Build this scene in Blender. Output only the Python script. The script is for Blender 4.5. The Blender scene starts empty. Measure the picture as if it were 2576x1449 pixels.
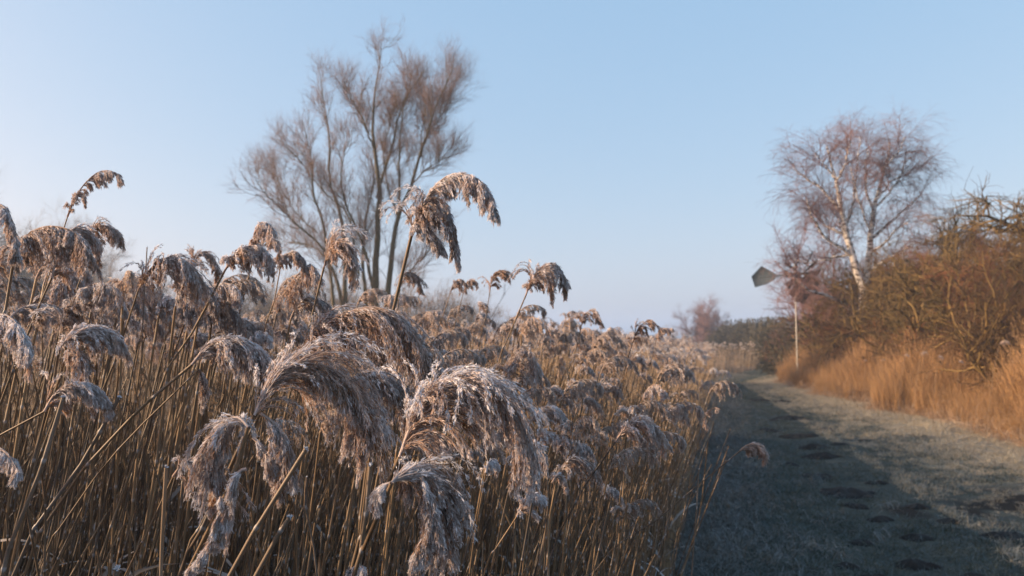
import bpy, math, random
import numpy as np
from math import radians as RAD

rng = np.random.default_rng(11)
random.seed(5)
S = bpy.context.scene
COL = S.collection

# ------------------------------------------------------------------ camera
F = 28.0 / 36.0 * 2576.0
PITCH = 4.21
CAMZ = 1.6
cam_d = bpy.data.cameras.new('camera')
cam_d.lens = 28.0; cam_d.sensor_width = 36.0
cam_d.clip_start = 0.05; cam_d.clip_end = 3000
cam_d.dof.use_dof = True
cam_d.dof.focus_distance = 1.35
cam_d.dof.aperture_fstop = 7.1
cam = bpy.data.objects.new('camera', cam_d)
cam.location = (0, 0, CAMZ)
cam.rotation_euler = (RAD(90 + PITCH), 0, 0)
COL.objects.link(cam)
S.camera = cam

# ------------------------------------------------------------------ light
SUN_EL, SUN_LEFT = 16.0, 92.0          # elevation; degrees to the left of the view axis
w = bpy.data.worlds.new('World'); S.world = w; w.use_nodes = True
nt = w.node_tree
bg = nt.nodes['Background']
sky = nt.nodes.new('ShaderNodeTexSky'); sky.sky_type = 'NISHITA'
sky.sun_disc = False
sky.sun_elevation = RAD(SUN_EL)
sky.sun_rotation = RAD(-SUN_LEFT)
sky.altitude = 0; sky.air_density = 1.0; sky.dust_density = 2.5; sky.ozone_density = 1.0
wb = nt.nodes.new('ShaderNodeMix'); wb.data_type = 'RGBA'; wb.blend_type = 'MULTIPLY'
wb.inputs[0].default_value = 1.0; wb.inputs[7].default_value = (0.50, 0.305, 0.181, 1)
veil = nt.nodes.new('ShaderNodeMix'); veil.data_type = 'RGBA'; veil.blend_type = 'ADD'   # thin even high veil in the cold air
veil.inputs[0].default_value = 1.0; veil.inputs[7].default_value = (0.456, 1.088, 1.853, 1)
nt.links.new(sky.outputs[0], wb.inputs[6]); nt.links.new(wb.outputs[2], veil.inputs[6]); nt.links.new(veil.outputs[2], bg.inputs[0])
bg.inputs[1].default_value = 0.15
sd = bpy.data.lights.new('sun', 'SUN'); sd.energy = 4.2; sd.angle = RAD(0.5); sd.color = (1.0, 0.72, 0.46)
so = bpy.data.objects.new('sun', sd); COL.objects.link(so)
sx = -math.sin(RAD(SUN_LEFT)) * math.cos(RAD(SUN_EL)); sy = math.cos(RAD(SUN_LEFT)) * math.cos(RAD(SUN_EL)); sz = math.sin(RAD(SUN_EL))
from mathutils import Vector
so.rotation_euler = Vector((sx, sy, sz)).to_track_quat('Z', 'Y').to_euler()
so.location = (-20, -20, 30)
S.view_settings.view_transform = 'Standard'; S.view_settings.look = 'None'
S.view_settings.exposure = 1.23; S.view_settings.gamma = 1.0
S.render.engine = 'CYCLES'
S.cycles.max_bounces = 5; S.cycles.diffuse_bounces = 3; S.cycles.glossy_bounces = 1
S.cycles.transmission_bounces = 2; S.cycles.volume_bounces = 0
S.cycles.caustics_reflective = False; S.cycles.caustics_refractive = False
S.cycles.use_denoising = True; S.cycles.denoiser = 'OPENIMAGEDENOISE'; S.cycles.use_adaptive_sampling = False

# ------------------------------------------------------------------ helpers
def at(px, py, d):
    """pixel of the 2576x1449 picture + distance along the view -> world point"""
    u = (px - 1288.0) / F; v = (724.5 - py) / F
    p = RAD(PITCH)
    fy = math.cos(p) - v * math.sin(p); fz = math.sin(p) + v * math.cos(p)
    k = d / fy
    return np.array([u * k, d, CAMZ + fz * k])

def norm(a): return a / (np.linalg.norm(a, axis=-1, keepdims=True) + 1e-12)

_perm = np.random.default_rng(3).random((256, 256))
def vnoise(x, y):
    x = np.asarray(x, float); y = np.asarray(y, float)
    xi = np.floor(x).astype(int); yi = np.floor(y).astype(int)
    fx = x - xi; fy = y - yi
    fx = fx * fx * (3 - 2 * fx); fy = fy * fy * (3 - 2 * fy)
    a = _perm[xi & 255, yi & 255]; b = _perm[(xi + 1) & 255, yi & 255]
    c = _perm[xi & 255, (yi + 1) & 255]; d = _perm[(xi + 1) & 255, (yi + 1) & 255]
    return (a * (1 - fx) + b * fx) * (1 - fy) + (c * (1 - fx) + d * fx) * fy

def interp(x, xs, ys): return np.interp(x, xs, ys)
# left and right margins of the path, by distance (metres)
LY = [-30, 0, 5.5, 35, 45, 60, 80, 140]
LX = [-7.9, -0.26, 1.13, 8.6, 12.4, 19.4, 33.0, 80.0]
RY = [-30, 0, 13.6, 35, 45, 60, 80, 140]
RX = [2.5, 6.4, 8.7, 12.1, 17.5, 25.5, 39.0, 88.0]
def left_edge(y): return interp(y, LY, LX)
def right_edge(y): return interp(y, RY, RX)
def gh(x, y):
    x = np.asarray(x, float); y = np.asarray(y, float)
    l = left_edge(y); r = right_edge(y)
    t = (x - l) / (r - l)
    inside = np.clip(1 - np.abs(t - 0.45) * 1.9, 0, 1)
    z = 0.05 * (vnoise(x * .7, y * .7) - .5) + 0.03 * (vnoise(x * 2.3 + 9, y * 2.3) - .5) + 0.015 * (vnoise(x * 7, y * 7) - .5)
    z = z * (0.5 + .7 * (1 - inside)) - 0.02 * inside
    z = z - .035 * np.exp(-((t - .28) / .06) ** 2) - .03 * np.exp(-((t - .52) / .06) ** 2)
    z = z + 0.12 * np.clip((x - r) / 3.0, 0, 1)
    return z

class MB:
    def __init__(self): self.v = []; self.f = {3: [], 4: []}; self.c = []; self.n = 0
    def add(self, V, Fc, C):
        V = np.asarray(V, float).reshape(-1, 3); Fc = np.asarray(Fc, int)
        C = np.asarray(C, float)
        if C.ndim == 1: C = np.tile(C, (len(V), 1))
        self.v.append(V); self.c.append(C.reshape(-1, 3)); self.f[Fc.shape[1]].append(Fc + self.n); self.n += len(V)
    def mesh(self, name, mat, smooth=False):
        V = np.concatenate(self.v); C = np.concatenate(self.c)
        me = bpy.data.meshes.new(name)
        q = np.concatenate(self.f[4]) if self.f[4] else np.zeros((0, 4), int)
        t = np.concatenate(self.f[3]) if self.f[3] else np.zeros((0, 3), int)
        me.vertices.add(len(V)); me.vertices.foreach_set('co', V.astype(np.float32).ravel())
        nl = q.size + t.size
        me.loops.add(nl); me.loops.foreach_set('vertex_index', np.concatenate([q.ravel(), t.ravel()]).astype(np.int32))
        me.polygons.add(len(q) + len(t))
        st = np.concatenate([np.arange(len(q)) * 4, q.size + np.arange(len(t)) * 3]).astype(np.int32)
        me.polygons.foreach_set('loop_start', st)
        me.update(calc_edges=True)
        if smooth: me.polygons.foreach_set('use_smooth', np.ones(len(me.polygons), bool))
        a = me.attributes.new('col', 'FLOAT_COLOR', 'POINT')
        a.data.foreach_set('color', np.concatenate([C, np.ones((len(C), 1))], 1).astype(np.float32).ravel())
        me.materials.append(mat)
        return me
    def build(self, name, mat, parent=None, smooth=False, link=True):
        o = bpy.data.objects.new(name, self.mesh(name, mat, smooth))
        if link: COL.objects.link(o)
        if parent is not None: o.parent = parent
        return o

def frames(P):
    T = np.gradient(P, axis=1); T = norm(T)
    m = norm(T.mean(1)); ref = np.where(np.abs(m[:, 2:3]) > .8, np.array([[1., 0, 0]]), np.array([[0, 0, 1.]]))
    A = norm(np.cross(T, ref[:, None, :])); B = np.cross(T, A)
    return T, A, B

def tubes(mb, P, R, sides, C):
    """P[B,N,3] R[B,N] C[B,N,3]: a tapered tube along every polyline"""
    B_, N, _ = P.shape
    T, A, Bn = frames(P)
    an = np.arange(sides) * 2 * math.pi / sides
    V = P[:, :, None, :] + R[:, :, None, None] * (np.cos(an)[None, None, :, None] * A[:, :, None, :] + np.sin(an)[None, None, :, None] * Bn[:, :, None, :])
    base = (np.arange(B_) * N * sides)[:, None, None] + (np.arange(N - 1) * sides)[None, :, None]
    k = np.arange(sides)[None, None, :]; k2 = (k + 1) % sides
    Fc = np.stack([base + k, base + k2, base + k2 + sides, base + k + sides], -1).reshape(-1, 4)
    mb.add(V.reshape(-1, 3), Fc, np.repeat(C, sides, axis=1).reshape(-1, 3))

def ribbons(mb, P, W, C, side=None):
    B_, N, _ = P.shape
    T = norm(np.gradient(P, axis=1))
    if side is None:
        side = norm(rng.normal(size=(B_, 1, 3)) * [1, 1, .15])
    A = norm(side - (side * T).sum(-1, keepdims=True) * T)
    V = np.stack([P - A * W[..., None], P + A * W[..., None]], 2)
    base = (np.arange(B_) * N * 2)[:, None] + (np.arange(N - 1) * 2)[None, :]
    Fc = np.stack([base, base + 1, base + 3, base + 2], -1).reshape(-1, 4)
    mb.add(V.reshape(-1, 3), Fc, np.repeat(C, 2, axis=1).reshape(-1, 3))

def grow(S0, D, L, n, trop, wob, r=None):
    """many wandering growth lines at once; trop = (vector, strength) or an array of strengths"""
    r = r or rng
    d = norm(D); p = S0.copy(); out = [p]
    tv, ts = trop
    tv = np.asarray(tv, float)
    for i in range(n):
        k = ts if np.isscalar(ts) else np.asarray(ts)[i] if len(np.shape(ts)) == 1 and len(ts) == n else ts
        d = norm(d + tv * k + wob * r.normal(size=d.shape))
        p = p + d * (L / n)[:, None]
        out.append(p)
    return np.stack(out, 1)

def along(P, R, idx, t):
    N = P.shape[1]; x = t * (N - 1); i = np.minimum(x.astype(int), N - 2); f = (x - i)[:, None]
    p = P[idx, i] * (1 - f) + P[idx, i + 1] * f
    T = norm(P[idx, i + 1] - P[idx, i])
    rr = R[idx, i] * (1 - f[:, 0]) + R[idx, i + 1] * f[:, 0]
    return p, T, rr

def spawn(P, R, k, t0, t1, ang, r=None):
    r = r or rng
    Bn = len(P); idx = np.repeat(np.arange(Bn), k)
    t = t0 + (t1 - t0) * r.random(len(idx))
    p, T, rr = along(P, R, idx, t)
    q = norm(np.cross(T, norm(r.normal(size=T.shape))))
    a = np.radians(ang[0] + (ang[1] - ang[0]) * r.random(len(idx)))[:, None]
    return p, norm(T * np.cos(a) + q * np.sin(a)), rr, t, idx

def resample(pts, n):
    """smooth (Catmull-Rom) resampling of a short control polyline"""
    pts = np.asarray(pts, float)
    q = np.vstack([2 * pts[0] - pts[1], pts, 2 * pts[-1] - pts[-2]])
    out = []
    m = len(pts) - 1
    for s in np.linspace(0, m - 1e-6, n * 3):
        i = int(s); f = s - i
        a, b, c, d = q[i], q[i + 1], q[i + 2], q[i + 3]
        out.append(.5 * (2 * b + (c - a) * f + (2 * a - 5 * b + 4 * c - d) * f * f + (3 * b - a - 3 * c + d) * f ** 3))
    out = np.array(out)
    s = np.concatenate([[0], np.cumsum(np.linalg.norm(np.diff(out, axis=0), axis=1))])
    t = np.linspace(0, s[-1], n)
    return np.stack([np.interp(t, s, out[:, k]) for k in range(3)], 1)

def tag(o, label=None, cat=None, group=None, kind=None):
    if label: o['label'] = label
    if cat: o['category'] = cat
    if group: o['group'] = group
    if kind: o['kind'] = kind
    return o

def empty(name, loc=(0, 0, 0)):
    o = bpy.data.objects.new(name, None); o.location = loc; o.empty_display_size = .1
    COL.objects.link(o); return o

def copy_tree(o, parent=None):
    c = o.copy(); COL.objects.link(c)
    if parent is not None: c.parent = parent
    for ch in KIDS.get(o.name, []): copy_tree(ch, c)
    return c
KIDS = {}
def kids(o, *ch):
    KIDS[o.name] = list(ch); return o

# ------------------------------------------------------------------ materials
def nodes(name):
    m = bpy.data.materials.new(name); m.use_nodes = True
    n = m.node_tree; return m, n, n.nodes, n.links

def mixc(n, fac, a, b):
    x = n.nodes.new('ShaderNodeMix'); x.data_type = 'RGBA'
    for s, v in ((0, fac), (6, a), (7, b)):
        if hasattr(v, 'type') and hasattr(v, 'is_output'): n.links.new(v, x.inputs[s])
        else: x.inputs[s].default_value = v if s == 0 else (*v, 1)
    return x.outputs[2]

def mth(n, op, a, b=None, clamp=False):
    x = n.nodes.new('ShaderNodeMath'); x.operation = op; x.use_clamp = clamp
    for s, v in ((0, a), (1, b)):
        if v is None: continue
        if hasattr(v, 'is_output'): n.links.new(v, x.inputs[s])
        else: x.inputs[s].default_value = v
    return x.outputs[0]

def noise(n, scale, detail=3, coord='Object', vec=None):
    tc = n.nodes.new('ShaderNodeTexCoord'); t = n.nodes.new('ShaderNodeTexNoise')
    t.inputs['Scale'].default_value = scale; t.inputs['Detail'].default_value = detail
    n.links.new(tc.outputs[coord], t.inputs['Vector'])
    return t.outputs['Fac']

def plantmat(name, c1, c2, frost=(.62, .65, .72), transl=.25, rough=.75, fine=60., objvar=.5, fmul=1.):
    """R of 'col' = frost on it, G = its own tint between c1 and c2"""
    m, n, N, L = nodes(name)
    at_ = N.new('ShaderNodeAttribute'); at_.attribute_name = 'col'
    sp = N.new('ShaderNodeSeparateColor'); L.new(at_.outputs['Color'], sp.inputs[0])
    oi = N.new('ShaderNodeObjectInfo')
    nz = noise(n, fine, 2)
    g = mth(n, 'ADD', mth(n, 'MULTIPLY', sp.outputs[1], 1 - objvar), mth(n, 'MULTIPLY', oi.outputs['Random'], objvar))
    g = mth(n, 'ADD', g, mth(n, 'MULTIPLY', mth(n, 'SUBTRACT', nz, .5), .6), True)
    base = mixc(n, g, c1, c2)
    fr = mth(n, 'MULTIPLY', sp.outputs[0], mth(n, 'ADD', mth(n, 'MULTIPLY', nz, .8), .6))
    fr = mth(n, 'MULTIPLY', fr, fmul, True)
    colr = mixc(n, fr, base, frost)
    b = N['Principled BSDF']; L.new(colr, b.inputs['Base Color'])
    b.inputs['Roughness'].default_value = rough; b.inputs['Specular IOR Level'].default_value = .25
    if transl > 0:
        tr = N.new('ShaderNodeBsdfTranslucent'); L.new(colr, tr.inputs[0])
        mx = N.new('ShaderNodeMixShader'); mx.inputs[0].default_value = transl
        L.new(b.outputs[0], mx.inputs[1]); L.new(tr.outputs[0], mx.inputs[2])
        L.new(mx.outputs[0], N['Material Output'].inputs[0])
    return m

M_plume = plantmat('plume_frosted', (.10, .052, .030), (.48, .245, .105), frost=(.80, .80, .85), transl=.35, objvar=.3)
M_plume_sunlit = plantmat('plume_sunlit_tint', (.17, .105, .07), (.58, .39, .26), frost=(.80, .80, .84), transl=.35, objvar=.4)  # paler plume copy: sunlit beige of the farther bed put into the colour
M_stem_sunlit = plantmat('reed_stem_sunlit_tint', (.12, .078, .042), (.47, .31, .165), transl=0, rough=.5, fine=14.)  # lighter stem copy for the farther bed, sunlit tone painted into its colour
M_stem = plantmat('reed_stem', (.045, .027, .013), (.27, .165, .075), transl=0, rough=.5, fine=14.)
M_leaf = plantmat('reed_leaf', (.16, .11, .06), (.36, .25, .14), transl=.3)
M_drygrass = plantmat('dry_grass', (.11, .065, .032), (.54, .32, .135), frost=(.5, .45, .42), transl=.3, fine=3.)
M_strawgrass = plantmat('straw_grass', (.18, .145, .08), (.60, .48, .30), frost=(.55, .56, .56), transl=.25, fine=3.)
M_verge = plantmat('verge_grass_blade', (.05, .045, .032), (.16, .14, .10), frost=(.34, .38, .41), transl=.2, fine=3.)
M_greengrass = plantmat('path_grass', (.032, .045, .024), (.075, .08, .05), frost=(.20, .26, .30), transl=.2, fine=3.)
M_willow = plantmat('willow_bark', (.05, .038, .022), (.13, .10, .04), transl=0, fine=5., objvar=0.)
M_wtwig = plantmat('willow_twig', (.13, .09, .075), (.27, .18, .15), transl=0, fine=.5, objvar=0.)
M_btwig = plantmat('birch_twig', (.14, .08, .072), (.26, .155, .14), transl=0, fine=.5, objvar=0.)
M_rtwig = plantmat('red_twig', (.11, .05, .045), (.20, .10, .085), transl=0, fine=.5, objvar=0.)
M_shrub = plantmat('mossy_bark', (.03, .022, .012), (.27, .18, .065), transl=0, fine=4., objvar=.3)
M_stwig = plantmat('shrub_twig', (.03, .02, .011), (.14, .08, .034), transl=0, fine=1., objvar=.6)
M_rust_tw = plantmat('russet_twig', (.09, .035, .018), (.26, .11, .05), transl=0, fine=1., objvar=.5)
M_olive_tw = plantmat('olive_twig', (.038, .03, .014), (.16, .112, .04), transl=0, fine=1., objvar=.5)
M_dark_tw = plantmat('dark_twig', (.03, .022, .012), (.11, .07, .03), transl=0, fine=1., objvar=.5)
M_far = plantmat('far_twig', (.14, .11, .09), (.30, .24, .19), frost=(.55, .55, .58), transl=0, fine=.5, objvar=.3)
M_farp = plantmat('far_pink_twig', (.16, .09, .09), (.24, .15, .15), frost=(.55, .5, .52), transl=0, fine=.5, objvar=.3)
M_evergreen = plantmat('hedge_leaf', (.03, .026, .014), (.085, .07, .035), transl=.1, fine=1.)

def birchbark():
    m, n, N, L = nodes('birch_bark')
    tc = N.new('ShaderNodeTexCoord'); mp = N.new('ShaderNodeMapping'); mp.inputs['Scale'].default_value = (3, 3, 9)
    L.new(tc.outputs['Object'], mp.inputs[0])
    t = N.new('ShaderNodeTexNoise'); t.inputs['Scale'].default_value = 1.6; t.inputs['Detail'].default_value = 4
    L.new(mp.outputs[0], t.inputs['Vector'])
    r = N.new('ShaderNodeValToRGB'); r.color_ramp.elements[0].position = .43; r.color_ramp.elements[0].color = (.09, .07, .055, 1)
    r.color_ramp.elements[1].position = .52; r.color_ramp.elements[1].color = (.76, .71, .64, 1)
    L.new(t.outputs['Fac'], r.inputs[0]); b = N['Principled BSDF']; L.new(r.outputs[0], b.inputs['Base Color'])
    b.inputs['Roughness'].default_value = .8
    return m
M_birch = birchbark()

def plain(name, c, rough=.6, metal=0., var=.25, sc=6):
    m, n, N, L = nodes(name)
    nz = noise(n, sc, 5)
    cc = mixc(n, nz, tuple(x * (1 - var) for x in c), tuple(min(1, x * (1 + var)) for x in c))
    b = N['Principled BSDF']; L.new(cc, b.inputs['Base Color'])
    b.inputs['Roughness'].default_value = rough; b.inputs['Metallic'].default_value = metal
    return m
M_white = plain('weathered_paint', (.36, .35, .33), .6)
M_rust = plain('rusty_blade', (.035, .022, .02), .85)
M_steel = plain('grey_steel', (.022, .035, .05), .9, 0.)

def groundmat():
    m, n, N, L = nodes('ground')
    a = N.new('ShaderNodeAttribute'); a.attribute_name = 'col'
    sp = N.new('ShaderNodeSeparateColor'); L.new(a.outputs['Color'], sp.inputs[0])
    n1 = noise(n, 1.1, 5); n2 = noise(n, 9., 6); n3 = noise(n, 60., 4)
    soil = mixc(n, n2, (.022, .018, .013), (.075, .055, .035))
    pathc = mixc(n, n2, (.022, .027, .018), (.06, .064, .045))
    pathc = mixc(n, mth(n, 'MULTIPLY', mth(n, 'SUBTRACT', n3, .42), 2.2, True), pathc, (.11, .13, .145))
    straw = mixc(n, n2, (.14, .115, .07), (.34, .285, .19))
    straw = mixc(n, mth(n, 'MULTIPLY', mth(n, 'SUBTRACT', n3, .45), 2.5, True), straw, (.44, .43, .40))
    e = mth(n, 'ADD', sp.outputs[1], mth(n, 'MULTIPLY', mth(n, 'SUBTRACT', n1, .5), .9), True)
    c = mixc(n, e, pathc, straw)
    mud = mth(n, 'MULTIPLY', mth(n, 'SUBTRACT', sp.outputs[2], .5), 6., True)
    c = mixc(n, mud, c, (.02, .016, .012))
    c = mixc(n, sp.outputs[0], c, soil)
    b = N['Principled BSDF']; L.new(c, b.inputs['Base Color']); b.inputs['Roughness'].default_value = .9
    b.inputs['Specular IOR Level'].default_value = .15
    bp = N.new('ShaderNodeBump'); bp.inputs['Strength'].default_value = .7; bp.inputs['Distance'].default_value = .03
    L.new(mth(n, 'ADD', n2, mth(n, 'MULTIPLY', n3, .5)), bp.inputs['Height']); L.new(bp.outputs[0], b.inputs['Normal'])
    return m
M_ground = groundmat()
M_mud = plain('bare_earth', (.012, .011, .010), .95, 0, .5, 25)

# ------------------------------------------------------------------ ground
def ground():
    u = np.linspace(-1, 1, 420)
    X = 9 + 3.0 * np.sinh(u * 5.3) * .9
    v = np.linspace(-1, 1, 480)
    Y = 10 + 3.0 * np.sinh(v * 5.3) * .9
    XX, YY = np.meshgrid(X, Y, indexing='ij')
    Z = gh(XX, YY)
    far = np.clip((np.hypot(XX, YY) - 90) / 60, 0, 1)
    Z = Z * (1 - far)
    l = left_edge(YY); r = right_edge(YY)
    wb = .35 * (vnoise(XX * 1.3, YY * 1.3) - .5)
    soil = np.clip((l - XX + wb * 2 - .2) / .5, 0, 1) + np.clip((XX - r - 1.2) / .8, 0, 1)
    t = (XX - l) / (r - l) + wb * .35
    straw = np.clip((t - .50) / .22, 0, 1)
    straw = straw * np.clip(1 - (6 - YY) / 8, .25, 1)
    mud = vnoise(XX * 1.0 + 40, YY * 1.0) * .55 + vnoise(XX * 3.1, YY * 3.1 + 7) * .45
    mud = np.where((t > .1) & (t < .75), mud, mud * .6) * np.clip(1.25 - YY / 40, 0, 1)
    mud = np.clip(mud - .16, 0, 1)
    nx, ny = XX.shape
    i = np.arange(nx - 1)[:, None]; j = np.arange(ny - 1)[None]
    q = np.stack([i * ny + j, (i + 1) * ny + j, (i + 1) * ny + j + 1, i * ny + j + 1], -1).reshape(-1, 4)
    mb = MB(); mb.add(np.stack([XX, YY, Z], -1).reshape(-1, 3), q, np.stack([np.clip(soil, 0, 1), straw, mud], -1).reshape(-1, 3))
    o = mb.build('ground', M_ground, smooth=True)
    tag(o, kind='structure')
ground()

# ------------------------------------------------------------------ frosted plume
def spikelets(mb, p, D, ln, wd, C, r):
    n = len(p)
    s = norm(np.cross(D, norm(r.normal(size=D.shape)))); nn = np.cross(D, s)
    b = p; t = p + D * ln[:, None]; m = p + D * ln[:, None] * .42
    Lf = m + s * wd[:, None] + nn * wd[:, None] * .5; Rt = m - s * wd[:, None] + nn * wd[:, None] * .5
    V = np.stack([b, Lf, t, Rt], 1)
    k = np.arange(n)[:, None] * 4
    Fc = np.concatenate([k + [[0, 1, 2]], k + [[0, 2, 3]]])
    Cc = np.repeat(C[:, None, :], 4, axis=1).copy()
    Cc[:, 2, 0] = np.clip(Cc[:, 2, 0] + .25 * (C[:, 0] > .02), 0, 1)
    mb.add(V.reshape(-1, 3), Fc, Cc.reshape(-1, 3))

def plume(mb, rachis, hang, nb, ns, size=1., frost=.5, droop=.34, spread=(8, 30), crystals=.6, fat=1., r=None, tmax=.97, thin=1., axis_r=.0016, windy=(0., 0., 0.), tress=4):
    """rachis: world polyline from the top of the stem over the arch to the tip"""
    r = r or rng
    A = resample(rachis, 16)
    P = A[None]
    R0 = np.linspace(axis_r * 1.5, .0005, 16)[None]
    tubes(mb, P, R0, 4, np.full((1, 16, 3), [frost * .5, .6, 0]))
    nt_ = max(6, nb // tress); cl = r.integers(0, nt_, nb)
    tt = (np.arange(nt_) + r.random(nt_)) / nt_ * tmax
    t = np.clip(tt[cl] + .012 * r.normal(size=nb), 0, tmax)
    idx = np.zeros(nb, int)
    p, T, rr = along(P, R0, idx, t)
    tz = norm(r.normal(size=(nt_, 3)))[cl] + .20 * r.normal(size=(nb, 3))
    q = norm(np.cross(T, norm(tz)))
    q[:, 2] = np.where(q[:, 2] > 0, -.5 * q[:, 2], q[:, 2]) + .12; q = norm(q)
    a = np.radians(spread[0] + (spread[1] - spread[0]) * np.clip(r.random(nt_)[cl] + .15 * r.normal(size=nb), 0, 1))[:, None]
    D = norm(T * np.cos(a) + q * np.sin(a))
    L = hang * (1.0 - .5 * t) * (.42 + .95 * r.random(nt_)[cl] ** 1.3) * (.82 + .25 * r.random(nb))
    tf = r.random(nt_)[cl]
    n = 9
    wv = np.array([0, 0, -1.]) + np.array(windy)
    # clumps of neighbouring branches share a bend, which leaves gaps between tresses
    kb = r.normal(size=(nt_, 3)) * .055; kb[:, 2] = -abs(kb[:, 2])
    d = D; pp = p; out = [p]
    for i in range(n):
        d = norm(d + wv * droop * (.45 + 1.1 * i / n) + kb[cl] + .05 * r.normal(size=d.shape))
        pp = pp + d * (L / n)[:, None]; out.append(pp)
    Bp = np.stack(out, 1)
    up = np.clip(q[:, 2] * .5 + .5, 0, 1)
    rc = r.random(nb)
    Cb = np.zeros((nb, n + 1, 3)); Cb[..., 0] = frost * .45; Cb[..., 1] = rc[:, None]
    Rb = np.linspace(.0009, .0004, n + 1)[None] * np.ones((nb, 1)) * fat
    tubes(mb, Bp, Rb, 3, Cb)
    # spikelets
    bi = np.repeat(np.arange(nb), ns); u = .10 + .90 * r.random(len(bi)) ** .85
    keep = r.random(len(bi)) < (.45 + .55 * u) * thin
    bi = bi[keep]; u = u[keep]
    sp, ST, _ = along(Bp, Rb, bi, u)
    sq = norm(np.cross(ST, norm(r.normal(size=ST.shape))))
    sa = np.radians(4 + 20 * r.random(len(bi)))[:, None]
    SD = norm(ST * np.cos(sa) + sq * np.sin(sa) + np.array([0, 0, -.12]))
    off = sq * (.0030 * size * r.random(len(bi))[:, None])
    ln = (.009 + .008 * r.random(len(bi))) * size * (1 - .25 * u); wd = (.0007 + .0007 * r.random(len(bi))) * size * fat
    cx = np.floor(sp[:, 0] / .011).astype(int); cy = np.floor(sp[:, 1] / .011).astype(int)
    key = (cx - cx.min()) * 4096 + (cy - cy.min()); uq, inv = np.unique(key, return_inverse=True)
    zt = np.full(len(uq), -9.); np.maximum.at(zt, inv, sp[:, 2])
    rim = np.exp(-(zt[inv] - sp[:, 2]) / .010) * (.55 + .45 * np.exp(-(A[:, 2].max() - sp[:, 2]) / (.6 * hang)))
    fu = np.clip(frost * (rim * .95 + .6 * r.random(len(bi)) ** 5 + .30 * tf[bi] ** 2 + .25 * (u > .85)), 0, 1)
    C = np.stack([fu, np.clip(rc[bi] * .5 + .5 * r.random(len(bi)), 0, 1), u], 1)
    spikelets(mb, sp + off, SD, ln, wd, C, r)
    if crystals > 0:
        nc = int(len(bi) * crystals)
        w_ = (fu + .08); w_ = w_ / w_.sum()
        ci = r.choice(len(bi), nc, p=w_)
        ci = ci[r.random(nc) < .15 + fu[ci]]; nc = len(ci)
        cp = sp[ci] + off[ci] + SD[ci] * (ln[ci] * r.random(nc))[:, None]
        cd = norm(sq[ci] + .6 * SD[ci] + r.normal(size=(nc, 3)) * .5 + [0, 0, .35])
        Cc = np.stack([.75 + .25 * r.random(nc), r.random(nc), u[ci]], 1)
        spikelets(mb, cp, cd, (.0025 + .003 * r.random(nc)) * size, (.0003 + .0003 * r.random(nc)) * size * fat, Cc, r)

def stem(mb, pts, r0, r1, sides=7, seg=None, frost=.05, node=.17):
    """tapered cane with raised joints"""
    pts = np.asarray(pts, float)
    A = resample(pts, 40)
    s = np.concatenate([[0], np.cumsum(np.linalg.norm(np.diff(A, axis=0), axis=1))]); Lt = s[-1]
    rows = [(0, 1, 0)]
    ph = rng.random() * node
    k = ph
    while k < Lt - .02:
        rows += [(k - .005, 1, 0), (k - .001, 1.16, .25), (k + .002, 1.16, .35), (k + .005, 1, .05)]
        k += node * (.8 + .4 * rng.random())
    rows += [(Lt, 1, 0)]
    rows = [x for x in rows if 0 <= x[0] <= Lt]
    ss = np.array([x[0] for x in rows]); o = np.argsort(ss); ss = ss[o]
    ml = np.array([x[1] for x in rows])[o]; fr = np.array([x[2] for x in rows])[o]
    extra = np.linspace(0, Lt, 14)[1:-1]
    ss2 = np.concatenate([ss, extra]); ml = np.concatenate([ml, np.ones(12)]); fr = np.concatenate([fr, np.zeros(12)])
    o = np.argsort(ss2); ss2 = ss2[o]; ml = ml[o]; fr = fr[o]
    P = np.stack([np.interp(ss2, s, A[:, k]) for k in range(3)], 1)[None]
    rad = (r0 + (r1 - r0) * ss2 / Lt) * ml
    C = np.zeros((1, len(ss2), 3)); C[0, :, 0] = np.clip(fr + frost, 0, 1); C[0, :, 1] = .5 + .25 * rng.normal() + .12 * np.sin(ss2 * 21)
    C[..., 1] = np.clip(C[..., 1], 0, 1)
    tubes(mb, P, rad[None], sides, C)

def leaf_blade(mb, p, d, L, w, r=None):
    r = r or rng
    P = grow(np.array([p]), np.array([d]), np.array([L]), 9, ((0, 0, -1), .22), .05, r)
    W = (np.sin(np.linspace(.25, 1, 10) ** .8 * math.pi) * w + .0004)[None]
    C = np.zeros((1, 10, 3)); C[..., 0] = .35; C[..., 1] = r.random()
    ribbons(mb, P, W, C)

# ------------------------------------------------------------------ the reeds that stand out
G_HERO = 'tall frosted reeds leaning out at the front of the bed'
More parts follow.
